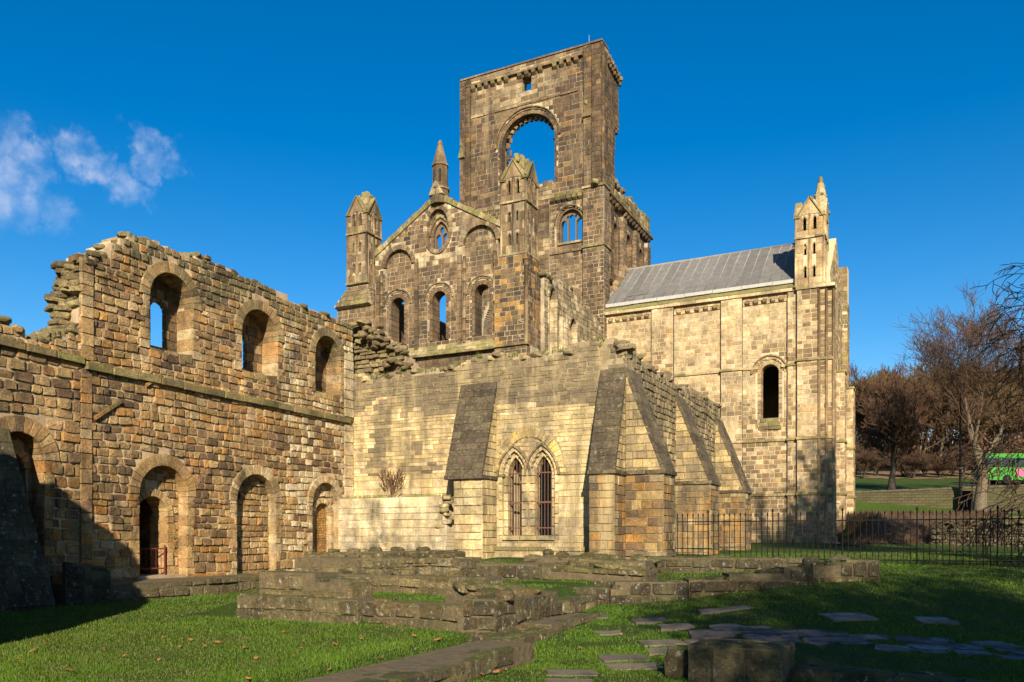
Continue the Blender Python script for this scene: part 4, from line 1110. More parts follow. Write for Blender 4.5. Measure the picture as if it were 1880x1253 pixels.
W.add('lintel', quad_stone(fW, [(-27.65, 36.3), (-25.85, 36.3), (-25.85, 36.62), (-27.65, 36.62)], -.4, .02, .02), pick(P_WARM)); jambs(W, fW, SQ, 0, .5, -.4, .015, (.34, .45), P_WARM + P_PALE[1:2])
# strings, coping, corbels
band(W, fW, (xl, 34.2), (-22.6, 34.2), .16, -.1, .07, 1.0, P_PALE[1:2] + P_WARM)
band(W, fW, (xl - .05, Z1 - .05), (-22.4, Z1 - .05), .3, -.2, .22, 1.0, P_PALE[1:2] + P_MOSS)
band(W, fW, (xl - .05, ZT), (xr + .05, ZT), .12, -1.35, .09, 1.1, P_WARM + [(.2, .11, .06, 2)], kind='coping_stone')
corbels(W, fW, xl + .9, -22.4, 36.2, 16, P_MOSS + P_WARM, h=.42, w=.3, out=.3)
band(W, fW, (xl + .5, 36.62), (-22.2, 36.62), .16, -.1, .26, .9, P_PALE[1:2] + P_WARM)
# clasping corner buttresses of the upper stage with little gablets
for x0, x1, n in ((xl, xl + .45, .22), (xl + .52, xl + .9, .22), (-22.1, -21.5, .25), (-21.42, XW, .34)):
    f_ = fW.off(n)
    lay(W, f_, [(x0, Z1 + (.0 if x0 > -30 else -1.4)), (x1, Z1 + (.0 if x0 > -30 else -1.4)), (x1, 37.2 if n < .3 else 36.9), (x0, 37.2 if n < .3 else 36.9)], [], (.32, .42), (.3, .5), 'ashlar', P_SOOT + P_WARM[:1], (0, .02), .018, n + .05, .013, core=False)
    W.core_box(fW, x0 + .03, x1 - .03, Z1, 36.85, -.1, n - .02)
    lay(W, FE(x1), [(YW - n, Z1), (YW, Z1), (YW, 37.1), (YW - n, 37.1)], [], (.32, .42), (.2, .4), 'ashlar', P_SOOT + P_WARM[:1], (.02, .03), .018, .1, .013, core=False)
for (x0, x1), z in (((xl - .05, xl + .5), 31.2), ((-22.15, -21.5), 32.0)):
    m_ = (x0 + x1) / 2
    W.add('gablet', quad_stone(fW.off(.25), [(x0, z), (x1, z), (m_ + .05, z + .9), (m_ - .05, z + .9)], -.1, .16, .03, closed=True), pick(P_WARM + P_MOSS))
    W.add('gablet', rock((m_, YW - .38, z + 1.0), (.2, .2, .34), 0, .7, .1), pick(P_MOSS))
# east return of the upper stage, broken off
eb = [(YW, Z1), (58.0, Z1), (58.2, 28.2), (58.1, 29.6), (58.25, 31.2), (58.3, 32.3), (59.1, 32.6), (59.05, 34.5), (58.9, 36.2), (57.6, 36.6), (YW + .4, 37.3), (YW, 37.3)]
fWE = FE(XW)
lay(W, fWE, eb, [], (.3, .42), (.4, .8), 'ashlar', lambda s, z: pick(P_SOOT + P_WARM), (0, .03), .018, 1.3, .013)
for i in range(7): W.add('stone', rock((XW + .12, YW + .9 + i * .42, 36.65 - i * .06), (.5, .3, .34), U(0, .4), .5, .12), pick(P_MOSS + P_WARM)); W.add('stone', rock((XW + .1, YW + 1.0 + i * .42, 36.3 - i * .06), (.3, .26, .3), U(0, .4), .5, .12), pick(P_SOOT))
for i in range(6): W.add('stone', rock((XW - .35, 58.15, 28.2 + i * .68), (.6, .34, .42), 0, .5, .1), pick(P_CHG + P_PALE[1:2]))
W.add('stone', rock((XW - .2, 58.75, 32.35), (.5, .55, .5), .2, .6, .12), pick(P_SOOT))
lay(W, FE(XW + .18), [(YW + .0, Z1), (YW + .7, Z1), (YW + .7, 36.8), (YW, 36.8)], [], (.32, .42), (.3, .5), 'ashlar', P_SOOT, (0, .02), .018, .2, .013)
lay(W, FS(YW), [(XW, Z1), (XW + .18, Z1), (XW + .18, 36.8), (XW, 36.8)], [], (.32, .42), (.15, .2), 'ashlar', P_SOOT, (.02, .03), .018, .1, .013, core=False)
# lower stage
YQ = YW - .18
fQ = FS(YQ)
TRI = Arch(-23.16, .92, 23.25, 24.65, 1.0, t=.34, j=.3)
lay(W, fQ, [(-32.3, 15.2), (-22.0, 15.2), (-22.0, Z1 - .05), (-32.3, Z1 - .05)], [TRI, Arch(-27.0, 3.1, 3, 17.5, 3.2, t=.5)], (.25, .35), (.35, .65), 'ashlar', pal_tw, (0, .018), .006, 1.2, .019)
ring(W, fQ, TRI, 0, .26, -.9, -.1, 15, P_WARM); ring(W, fQ, TRI, .24, .36, -.3, .07, 14, P_PALE[1:2] + P_WARM, kind='hood_mould'); jambs(W, fQ, TRI, 0, .28, -.9, -.05, (.3, .45), P_WARM)
LL = [Arch(-23.16 + d, .26, 23.2, 24.7 + (.35 if d == 0 else 0), .34, kind='pt') for d in (-.62, 0, .62)]
V, Fc = plate(W, fQ.off(-.5), TRI.poly(.1), LL + [Arch(-23.48, .1, 25.2, 25.2, .14, sym=True), Arch(-22.84, .1, 25.2, 25.2, .14, sym=True)], -.12, .12, .05)
tw.mesh('tracery', V, Fc, plain_mat('tracery_stone_b', (.16, .12, .08), .9, 12, .4), label='three-light tracery in the lower tower window')
band(W, fQ, (-24.15, 23.1), (-22.15, 23.1), .16, -.5, .12, .8, P_PALE[1:2] + P_MOSS, kind='sill_stone')
corbels(W, fQ, -24.7, -22.1, 26.2, 6, P_MOSS + P_WARM, h=.42, w=.3, out=.3)
band(W, fQ, (-26.0, Z2 - .05), (-22.05, Z2 - .05), .16, -.1, .1, .9, P_PALE[1:2] + P_WARM)
lay(W, fQ.off(.12), [(-25.95, 15.2), (-24.75, 15.2), (-24.75, 26.3), (-25.95, 26.3)], [], (.25, .36), (.35, .6), 'ashlar', pal_tw, (0, .02), .018, .2, .013)
# corner buttress of the lower stage
lay(W, fQ.off(.32), [(-22.02, 15.2), (-20.42, 15.2), (-20.42, 26.8), (-22.02, 26.8)], [], (.25, .36), (.35, .6), 'ashlar', P_SOOT + P_WARM, (0, .018), .006, .9, .019)
lay(W, FE(-20.42), [(YQ - .32, 15.2), (YQ + .85, 15.2), (YQ + .85, 26.8), (YQ - .32, 26.8)], [], (.25, .36), (.35, .6), 'ashlar', P_SOOT + P_WARM, (0, .018), .006, .5, .019)
for z in (Z2 - .05, 26.75):
    band(W, fQ.off(.32), (-22.1, z), (-20.34, z), .17, -.2, .1, .9, P_PALE[1:2] + P_MOSS); band(W, FE(-20.42), (YQ - .42, z + .002), (YQ + .95, z + .002), .166, -.2, .1, .9, P_PALE[1:2] + P_MOSS)
W.add('coping_stone', rock((-21.2, YQ - .1, 27.0), (1.5, .6, .4), 0, .5, .06), pick(P_MOSS + P_PALE[1:2]))
# east face of the lower stage with deep blind bays
XL_ = -20.75
lay(W, FE(XL_), [(YQ + .6, 17.0), (66.4, 17.0), (66.4, 26.7), (YQ + .6, 26.7)], [Arch(58.2, .55, 21.5, 24.6, .6, t=.2), Arch(61.2, .7, 21.5, 24.6, .7, t=.2), Arch(64.3, .55, 21.5, 24.6, .6, t=.2)], (.28, .38), (.35, .65), 'ashlar', P_SOOT + P_WARM, (0, .018), .006, .5, .019)
for yc, wd in ((58.2, .55), (61.2, .7), (64.3, .55)):
    A = Arch(yc, wd, 21.5, 24.6, wd, t=.2); ring(W, FE(XL_), A, 0, .2, -.5, .06, 11, P_WARM); jambs(W, FE(XL_), A, 0, .2, -.5, .05, (.3, .5), P_WARM)
    W.core_box(FE(XL_), yc - wd, yc + wd, 21.4, 25.3, -.6, -.45)
for yc in (56.8, 59.7, 62.8, 65.8):
    lay(W, FE(XL_ + .3), [(yc - .4, 20.5), (yc + .4, 20.5), (yc + .4, 26.0), (yc - .4, 26.0)], [], (.3, .42), (.3, .5), 'ashlar', P_SOOT + P_WARM, (0, .02), .018, .35, .013)
    lay(W, FS(yc - .4), [(XL_, 20.5), (XL_ + .3, 20.5), (XL_ + .3, 26.0), (XL_, 26.0)], [], (.3, .42), (.3, .5), 'ashlar', P_WARM + P_PALE[1:2], (0, .02), .018, .1, core=False)
corbels(W, FE(XL_), YQ + 1.0, 66.2, 26.1, 15, P_SOOT, h=.4, w=.32, out=.4)
band(W, FE(XL_), (YQ + .8, 26.6), (66.6, 26.6), .2, -.3, .42, 1.0, P_MOSS + P_WARM)
pe = [(58.0, 26.8), (66.5, 26.8), (66.5, 28.35), (64.9, 28.3), (64.8, 28.0), (63.0, 28.3), (61.6, 28.2), (61.4, 27.9), (60.0, 27.9), (58.0, 27.6)]
lay(W, FE(XL_ + .1), pe, [], (.3, .45), (.5, .9), 'ashlar', P_MOSS + P_PALE[1:2] + P_WARM[:1], (0, .05), .03, .5, .012)
for i in range(14): W.add('stone', rock((XL_ - .15, 58.4 + i * .58, 28.0 + U(-.2, .35)), (.5, .55, .4), U(-.3, .3), .5, .12), pick(P_MOSS + P_WARM[:1]))
# west return and back walls
W.core(*box(xl + .02, xl + 1.2, YW + .1, 66, 4, 26.5)); W.core(*box(xl + .02, xl + 1.2, YW + .1, 59.5, 26.5, 36.5)); W.core(*box(xl, XL_ - .5, 65.4, 66.4, 10, 19.5)); W.core(*box(XL_ - .9, XL_ - .46, 65.0, 66.4, 16, 26.6))
# roof scar of the presbytery, thick pale rubble by the lead verge
for i in range(14):
    t = i / 13
    W.add('stone', rock((XL_ + .15, 56.3 + t * 3.6, 19.0 + t * 3.2 + U(-.4, .4)), (.5, .7, .6), U(0, 2), .6, .12), pick(P_PALE[1:2] + P_MOSS[1:2] + P_WARM))
tw.mesh('lightning_rod', *tube([(-21.9, YW + .4, 37.4), (-21.9, YW + .4, 38.3)], [.02, .012], 5), M['leadpale'])
tw.finish()

# ------------------------------------------------------------------ nave stump beyond the transept, glimpsed through its middle window
nv = Thing('nave_wall', 'dark nave wall with an arch, glimpsed through the middle window of the gable end', 'church nave', (-38, 56, 1))
P = nv.part('wall', M['soot'], M['mort_s'])
NA = Arch(-35.6, 1.6, 3, 14.6, 1.7, t=.4)
lay(P, FS(56.2), [(-52, 2), (-32.4, 2), (-32.4, 16.6), (-34.4, 17.6), (-36.5, 18.9), (-40, 19.0), (-52, 18.0)], [NA], (.4, .6), (.7, 1.2), 'ashlar', P_SOOT, (0, .02), .02, 1.0)
ring(P, FS(56.2), NA, 0, .4, -1, .1, 15, P_SOOT)
nv.finish()

# ------------------------------------------------------------------ presbytery with the lead roof
YP, XPE = 55.5, -5.5
pr = Thing('presbytery', 'cream stone presbytery under a grey lead roof, with one tall round-arched window', 'church presbytery', (-12.8, 60, 1.2))
W = pr.part('wall', M['presb'], M['mort_p'])
fP = FS(YP)
def pal_pr(s, z):
    d = vn(s * .35, z * .3, 12) * .6 + vn(s * 1.1, z * .9, 13) * .4
    lim = .56
    if z < 8.2: lim = .24
    if s > -11 and 8 < z < 14.5: lim = .42
    if s < -16.9 and z > 11: lim = .50
    if z > 16.6: lim = .46
    if s > -7.4: lim = .50 if s < -6.4 else .38
    return pick(P_PRED) if d > lim and R() < .8 else pick(P_PRE)
PW = Arch(-9.12, .56, 9.5, 12.45, .58, t=.62, j=.42)
xs_ = [(-20.4, -17.02, 0), (-17.02, -15.5, .22), (-15.5, -12.23, 0), (-12.23, -10.87, .22), (-10.87, -7.97, 0), (-7.97, -7.36, .2)]
ZE = 17.55
for a, b, n in xs_:
    lay(W, fP.off(n), [(a, 1.0), (b, 1.0), (b, ZE - (0 if n else .55)), (a, ZE - (0 if n else .55))], [PW] if a == -10.87 else [], (.24, .33), (.3, .62), 'ashlar', pal_pr, (0, .018), .006, .9 + n, .017)
    if n: W.core_box(fP, a, b, 1.0, ZE, -.5, n - .03)
    else:
        corbels(W, fP, a + .1, b - .1, ZE - .6, max(4, int((b - a) / .55)), P_PRED + P_PRE, h=.36, w=.27, out=.26)
        lay(W, fP, [(a, ZE - .55), (b, ZE - .55), (b, ZE), (a, ZE)], [], (.24, .3), (.4, .7), 'ashlar', P_PRE, (.05, .07), .018, .9, .012)
ring(W, fP, PW, 0, .34, -.8, -.06, 15, P_PRE + P_PRED[2:]); ring(W, fP, PW, .34, .54, -.3, .02, 17, P_PRE + P_PRED[2:]); ring(W, fP, PW, .53, .64, -.1, .12, 15, P_PRED[1:], kind='hood_mould')
jambs(W, fP, PW, 0, .34, -.8, -.03, (.26, .36), P_PRE + P_PRED[1:])
jambs(W, fP, PW, .34, .54, -.3, .03, (.3, .5), P_PRE, vary=.05)
lay(W, FS(YP).off(.04), [(-9.85, 8.75), (-8.35, 8.75), (-8.4, 9.1), (-8.55, 9.5), (-9.68, 9.5), (-9.85, 9.1)], [], (.2, .3), (.5, .8), 'ashlar', P_MOSS + P_CHG[:1], (0, .1), .02, .5, .008, kind='sill_stone')
# string courses, broken round the pilasters
for z, a0 in ((12.75, -15.5), (7.95, -12.3), (4.4, -12.3)):
    for a, b, n in xs_:
        if b <= a0 + .1: continue
        if z == 12.75 and a == -10.87:
            band(W, fP, (a, z), (-9.85, z), .16, -.1, .09, .8, P_MOSS + P_PRE[1:3]); band(W, fP, (-8.4, z), (b, z), .16, -.1, .09, .8, P_MOSS + P_PRE[1:3]); continue
        band(W, fP.off(n), (a - (.08 if n else 0), z), (b + (.08 if n else 0), z), .16, -.1, .09, .8, P_MOSS + P_PRE[1:3])
# stepped parapet under the roof edge: cornice, mossy slope, lead gutter
band(W, fP, (-20.45, ZE), (-7.4, ZE), .22, -.5, .32, 1.1, P_PRE[:2] + P_PALE, kind='cornice_stone')
fsl = Face((0, YP - .34, ZE + .22), (1, 0, 0), (0, .66, .75))
lay(W, fsl, [(-20.45, 0), (-7.4, 0), (-7.4, .62), (-20.45, .62)], [], (.28, .34), (.8, 1.3), 'ashlar', P_MOSS, (0, .02), .03, .2, .006, kind='weathering_slab')
# corner buttress (three receding steps) and turret
cb = [(-7.36, -6.05, .42), (-6.05, -5.62, .30), (-5.62, -5.22, .18)]
for a, b, n in cb:
    lay(W, fP.off(n), [(a, 1.2), (b, 1.2), (b, 17.55), (a, 17.55)], [], (.24, .34), (.34, .62), 'ashlar', pal_pr, (0, .018), .006, n + .5, .017)
    lay(W, FE(b), [(YP - n, 1.2), (YP - n + .14, 1.2), (YP - n + .14, 17.5), (YP - n, 17.5)], [], (.24, .34), (.2, .4), 'ashlar', P_PRED, (0, .01), .018, .1, .012, core=False)
    for z in (12.95, 7.95, 4.4):
        band(W, fP.off(n), (a - .06, z), (b + .06, z), .17, -.2, .09, .8, P_MOSS + P_PRED[2:])
    V, Fc = tube([(b, YP - n + .02, 1.4), (b, YP - n + .02, 17.4)], [.09, .09], 8); W.add('shaft', (V, Fc, True), pick(P_PRED))
band(W, fP.off(.42), (-7.45, 17.5), (-5.1, 17.5), .22, -.9, .1, .9, P_MOSS + P_PRE[:2], kind='cornice_stone')
lay(W, fP.off(.62), [(-7.5, .9), (-5.0, .9), (-5.0, 1.75), (-7.5, 1.75)], [], (.3, .4), (.5, .9), 'ashlar', P_MOSS + P_CHG, (0, .02), .02, .8)
lay(W, fP.off(.18), [(-20.3, .9), (-7.5, .9), (-7.5, 1.6), (-20.3, 1.6)], [], (.3, .4), (.5, .9), 'ashlar', P_MOSS + P_CHG, (0, .02), .02, .3)
# east end: buttresses seen edge-on
for ya, yb, n, zt in ((YP - .1, YP + 1.6, .3, 17.4), (60.2, 61.4, .55, 13.0), (64.9, 66.6, .75, 12.6)):
    lay(W, FE(XPE + n), [(ya, 1.0), (yb, 1.0), (yb, zt), (ya, zt)], [], (.26, .36), (.35, .6), 'ashlar', P_PRE + P_PRED, (0, .02), .018, n + .3, .012)
    lay(W, FS(ya), [(XPE, 1.0), (XPE + n, 1.0), (XPE + n, zt), (XPE, zt)], [], (.26, .36), (.3, .5), 'ashlar', P_PRE + P_PRED, (0, .02), .018, .2, .012)
    if n > .5:
        for z in (4.6, 8.2, zt):
            band(W, FE(XPE + n), (ya - .08, z), (yb + .08, z), .16, -.1, .08, .8, P_MOSS); band(W, FS(ya), (XPE, z + .002), (XPE + n + .08, z + .002), .156, -.1, .08, .5, P_MOSS)
lay(W, FE(XPE + .35), [(64.9, 12.7), (66.6, 12.7), (66.6, 19.0), (64.9, 19.0)], [], (.3, .4), (.35, .6), 'ashlar', P_PRED, (0, .02), .018, .6)
lay(W, FS(64.9), [(XPE - 1.2, 12.7), (XPE + .35, 12.7), (XPE + .35, 21.6), (XPE - 1.2, 21.6)], [], (.3, .4), (.35, .6), 'ashlar', P_PRED + P_MOSS, (0, .02), .018, 1.2)
W.core(*box(XPE - .9, XPE - .02, YP + .9, 66.4, 1.0, 17.4)); W.core(*box(-20.3, XPE - .9, 65.6, 66.4, 1.0, 17.4)); W.core(*box(-20.6, -19.9, YP + .9, 65.6, 1.0, 17.2))
lay(W, FE(XPE), [(YP + .9, 1.0), (66.4, 1.0), (66.4, 17.5), (60.6, 22.25), (60.4, 22.25), (YP + .9, 18.9), (YP + .9, 17.4)], [], (.28, .36), (.4, .7), 'ashlar', P_PRED + P_PRE, (0, .018), .008, .5, .015)
TRP = pr.part('turret', M['presb'], M['mort_p'])
turret(TRP, -7.45, -5.75, YP - .38, YP + 1.3, 17.8, 20.75, 22.3, P_PRE[1:3] + P_CHG[3:] + [(.40, .27, .14, 2)], (18.3, 19.75), .55, [(-.42, .0, .55, .4, .4), (-.4, .35, .5, .5, .4), (.0, -.1, 1.2, .3, .3)])
# crocketed pinnacle behind the turret
PN = pr.part('pinnacle', M['presb'], M['mort_p'])
px_, py_ = -6.2, YP + 1.9
for r0, z0, r1, z1 in ((.52, 20.5, .5, 22.9), (.6, 22.9, .58, 23.05), (.5, 23.05, .36, 24.1), (.38, 24.1, .2, 25.0), (.17, 25.0, .13, 25.4)):
    V, Fc = octo((px_, py_), r0, z0, r1, z1); PN.add('pinnacle_stone', (V, Fc, False), pick(P_MOSS + P_PALE[1:2]))
for k in range(14):
    z = 23.1 + (k // 4) * .55; r = .52 - (z - 23.05) * .17; a = k * 1.571 + .4
    PN.add('crocket', rock((px_ + math.cos(a) * r, py_ + math.sin(a) * r, z), (.24, .24, .18), a, .7, .15, small=True), pick(P_MOSS))
# roof: lead sheets between rolls
RP = pr.part('roof', M['lead'], M['lead'])
yr, zr, ye, ze = 60.5, 22.35, YP + .0, 18.42
xa, xb = -20.55, -7.0
L = math.hypot(yr - ye, zr - ze)
fR = Face((0, ye, ze), (1, 0, 0), (0, (yr - ye) / L, (zr - ze) / L))
RP.core(np.array([(xa, ye, ze - .05), (-5.9, ye, ze - .05), (-5.9, yr, zr - .05), (xa, yr, zr - .05), (-5.9, 66.3, 17.25), (xa, 66.3, 17.25)]), [(0, 1, 2, 3), (3, 2, 4, 5)])
nS = 19
for i in range(nS):
    a, b = xa + (xb - xa) * i / nS, xa + (xb - xa) * (i + 1) / nS
    col = tuple(U(.86, 1.1) for _ in range(1)) * 3
    RP.add('lead_sheet', quad_stone(fR, [(a, -.12), (b, -.12), (b, L), (a, L)], -.03, .0, .004, .006), col)
    V, Fc = tube([fR([(a, -.12, .01)])[0], fR([(a, L + .0, .01)])[0]], [.045, .045], 6)
    RP.add('lead_roll', (V, Fc, True), (1.5, 1.45, 1.4))
V, Fc = tube([fR([(xa, L, .0)])[0], fR([(xb, L, .0)])[0]], [.09, .09], 8); RP.add('ridge_roll', (V, Fc, True), (1.5, 1.45, 1.4))
V, Fc = tube([fR([(xa, -.15, .0)])[0], fR([(xa, L, .0)])[0]], [.07, .07], 6); RP.add('lead_roll', (V, Fc, True), (2.2, 2.1, 2.0))
for i in range(7):
    a, b = xa + (xb - xa) * i / 7, xa + (xb - xa) * (i + 1) / 7
    RP.add('gutter_board', quad_stone(FS(ye - .16), [(a + .01, ze - .32 + .02 * (i % 2)), (b - .01, ze - .32 + .02 * (i % 2)), (b - .01, ze - .08), (a + .01, ze - .08)], -.1, .03, .01, closed=True), (.9, .9, .9), M['leadpale'])
RP.add('roof_hatch', quad_stone(fR, [(-19.1, .75), (-17.6, .75), (-17.6, 1.5), (-19.1, 1.5)], -.02, .08, .02), (.9, .9, .9))
pr.finish()

# ------------------------------------------------------------------ low ruined walls in front
FOOT = []                                             # footprints kept free of grass
def low_wall(name, label, p0, p1, thick, zb, zt, ch=(.2, .3), sw=(.35, .7), pal=P_LOW, capal=None, style='rubble', ends=(False, True), extra=0, cat='low wall', top=(.2, .4), gap=.012):
    p0, p1 = np.array(p0, float), np.array(p1, float)
    L = np.linalg.norm(p1 - p0); a = (p1 - p0) / L
    T = Thing(name, label, cat, (p0[0], p0[1], min(zb)))
    T.root['kind'] = 'thing'
    P = T.part('core', M['low'], M['mort_l'])
    n = np.array([a[1], -a[0]])
    f = Face((p0[0], p0[1], 0), (a[0], a[1], 0), (0, 0, 1))
    poly = [(0, zb[0] - .25), (L, zb[1] - .25), (L, zt[1]), (0, zt[0])]
    lay(P, f, poly, [], ch, sw, style, pal, (-.01, .03), .03, thick - .04, gap)
    sl = (zt[1] - zt[0]) / L; q = math.hypot(1, sl)
    ft = Face((p0[0], p0[1], zt[0]), (a[0] / q, a[1] / q, sl / q), (-n[0], -n[1], 0))
    lay(P, ft, [(0, .0), (L * q, .0), (L * q, thick), (0, thick)], [], top, (.3, .8), 'rubble', capal or pal, (-.005, .05), .02, core=False, gap=gap, kind='cap_stone')
    if ends[1]:
        fe = Face((p1[0], p1[1], 0), (-n[0], -n[1], 0), (0, 0, 1))
        lay(P, fe, [(0, zb[1] - .25), (thick, zb[1] - .25), (thick, zt[1]), (0, zt[1])], [], ch, sw, style, pal, (0, .03), .03, core=False, gap=gap)
    for i in range(extra):
        t, w = R(), U(.15, .85); c = p0 + a * L * t - n * thick * w
        P.add('loose_stone', rock((c[0], c[1], zt[0] + (zt[1] - zt[0]) * t + .06), (U(.25, .55), U(.22, .4), U(.12, .24)), U(0, 3), .6, .13, tilt=.25), pick(capal or pal))
    T.finish()
    b0, b1 = p0 + n * .05, p1 + n * .05
    FOOT.append([tuple(b0), tuple(b1 + a * .04), tuple(p1 + a * .04 - n * (thick + .03)), tuple(p0 - n * (thick + .03))])
    return T
low_wall('low_wall', 'low mossy wall of squared blocks edging the sunlit lawn, cracked at its corner', (-12.35, 12.2), (-9.35, 12.2), .7, (.0, -.02), (.47, .44), (.2, .26), (.4, .7), P_LOWP, P_LOW, 'rubble')
low_wall('raised_plinth', 'two large stone blocks lying on the low wall beside the lawn', (-12.1, 12.55), (-9.75, 12.5), .75, (.4, .4), (.93, .80), (.42, .5), (.7, 1.1), P_LOWP + P_CHO[:1], P_LOW, 'rubble', top=(.5, .8))
low_wall('low_wall', 'straight two-course wall running between the cracked corner and the rubble-topped block', (-9.3, 12.28), (-7.05, 12.22), .45, (-.05, -.15), (.45, .40), (.24, .3), (.35, .6), P_LOW + P_MOSS[2:], P_LOW, 'rubble')
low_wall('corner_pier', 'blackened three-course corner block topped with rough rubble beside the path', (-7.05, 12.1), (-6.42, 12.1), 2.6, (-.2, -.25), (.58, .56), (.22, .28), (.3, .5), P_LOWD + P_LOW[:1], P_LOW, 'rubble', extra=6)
low_wall('low_wall', 'wall facing the stepping stones, pale lichened blocks running back from the corner block', (-6.4, 12.12), (-6.4, 16.7), .8, (-.2, -.1), (.3, .36), (.22, .36), (.3, .6), P_LOWP + P_LOW, P_LOWD, 'rubble')
low_wall('rubble_heap', 'mound of rough rubble on top of the blackened corner block', (-7.2, 13.0), (-6.75, 15.2), .9, (.3, .2), (.66, .42), (.14, .22), (.2, .45), P_LOWP + P_CHO[:1], P_LOWP, 'rubble', extra=34, cat='rubble heap', top=(.14, .26))
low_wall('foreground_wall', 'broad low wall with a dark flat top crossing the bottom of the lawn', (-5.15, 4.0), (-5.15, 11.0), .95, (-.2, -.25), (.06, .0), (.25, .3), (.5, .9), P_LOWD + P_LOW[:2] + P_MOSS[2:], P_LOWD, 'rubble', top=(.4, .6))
low_wall('kerb_stones', 'mossy kerb continuing from the broad low wall along the path', (-5.75, 11.0), (-5.75, 15.4), .62, (-.25, -.2), (.02, .12), (.2, .3), (.4, .8), P_LOW + P_MOSS[2:], P_LOW, 'rubble', cat='kerb')
low_wall('terrace_wall', 'long low retaining wall behind the strip of grass, pale patched stones', (-12.6, 15.45), (-8.5, 15.55), .9, (.32, .3), (.76, .72), (.18, .24), (.3, .6), P_LOWP, P_LOWP + P_LOW, 'rubble', extra=10)
low_wall('terrace_wall', 'upper stepped terrace wall under the ochre range and yellow block', (-15.2, 17.1), (-10.1, 17.2), 1.3, (.5, .5), (1.03, 1.1), (.16, .26), (.3, .7), P_LOWP + P_CHG, P_LOWP, 'rubble', extra=8)
low_wall('terrace_wall', 'dark grassy topmost terrace wall at the foot of the pale ledge wall', (-17.6, 20.3), (-12.6, 20.4), 1.5, (.7, .7), (1.12, 1.22), (.16, .26), (.3, .7), P_LOWD + P_LOWP, P_LOW, 'rubble', extra=6)
low_wall('terrace_wall', 'lichen-spotted wall of square blocks below the barred windows', (-10.4, 18.0), (-5.75, 18.2), 1.2, (.42, .4), (.98, .84), (.2, .27), (.25, .45), P_LOW + P_LOWD + P_LOWP[:1], P_LOW + P_MOSS, 'rubble', extra=4)
low_wall('terrace_wall', 'mossy mound of old masonry against the plinth of the corner buttress', (-9.4, 19.3), (-6.2, 19.6), 2.6, (.8, .8), (1.14, .98), (.14, .24), (.3, .6), P_LOWP + P_LOW, P_MOSS + P_LOW, 'rubble', extra=14)
low_wall('path_wall', 'low wall of small blocks beside the grass, nearest the stepping stones', (-8.4, 16.75), (-6.2, 16.95), .8, (.12, .1), (.52, .5), (.16, .22), (.25, .5), P_LOWD + P_LOW, P_LOWD, 'rubble')
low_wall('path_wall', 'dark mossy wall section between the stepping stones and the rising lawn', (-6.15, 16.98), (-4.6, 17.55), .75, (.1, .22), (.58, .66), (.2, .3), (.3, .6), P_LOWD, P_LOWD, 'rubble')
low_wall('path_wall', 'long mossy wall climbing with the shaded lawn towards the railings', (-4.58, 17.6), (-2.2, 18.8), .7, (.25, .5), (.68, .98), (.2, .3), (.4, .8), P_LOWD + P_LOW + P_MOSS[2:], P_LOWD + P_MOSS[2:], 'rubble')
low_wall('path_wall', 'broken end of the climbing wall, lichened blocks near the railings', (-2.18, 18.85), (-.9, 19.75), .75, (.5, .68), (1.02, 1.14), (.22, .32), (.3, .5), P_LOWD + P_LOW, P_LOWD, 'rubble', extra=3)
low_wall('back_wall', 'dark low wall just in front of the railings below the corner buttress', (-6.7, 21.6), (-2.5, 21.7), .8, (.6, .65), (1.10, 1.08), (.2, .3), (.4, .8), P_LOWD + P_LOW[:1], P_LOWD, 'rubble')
low_wall('doorway_step', 'long stone step along the foot of the ochre wall below the arches', (-17.9, 12.9), (-17.9, 22.5), 1.55, (.02, .1), (.40, .48), (.2, .32), (.4, .8), P_LOW + P_LOWP, P_LOW, 'rubble', cat='stone step', top=(.3, .5))
low_wall('stone_pier', 'stub of dark masonry in the shade by the doorway', (-18.2, 12.6), (-17.7, 13.4), 1.4, (.0, .0), (1.0, .85), (.25, .35), (.4, .7), P_LOWD, P_LOWD, 'rubble', cat='masonry stub')
b0, b1 = atDz(1262, 10.3, 0)[:2], atDz(1432, 9.75, 0)[:2]
low_wall('stone_block', 'two squared lichened stones forming a block at the bottom of the path', b0, b1, .95, (-.3, -.3), (.26, .27), (.75, .8), (.5, .62), P_LOWP[:2] + P_LOW, P_LOWD, 'ashlar', cat='stone block', top=(.4, .6))
sb = Thing('mossy_stone', 'small mossy stone leaning against the squared block by the path', 'stone', (*atDz(1250, 10.9, -.2),))
P = sb.part('core', M['low'], M['mort_l']); P.add('stone', rock(atDz(1254, 10.75, -.02), (.34, .5, .5), .4, .6, .1), pick(P_LOW)); sb.finish()
low_wall('edging_wall', 'dark kerb of old footings along the bottom of the shaded lawn', atDz(1452, 10.3, 0)[:2], atDz(1900, 8.6, 0)[:2], .6, (-.3, -.3), (-.02, -.02), (.2, .3), (.4, .8), P_LOWD, P_LOWD, 'rubble')

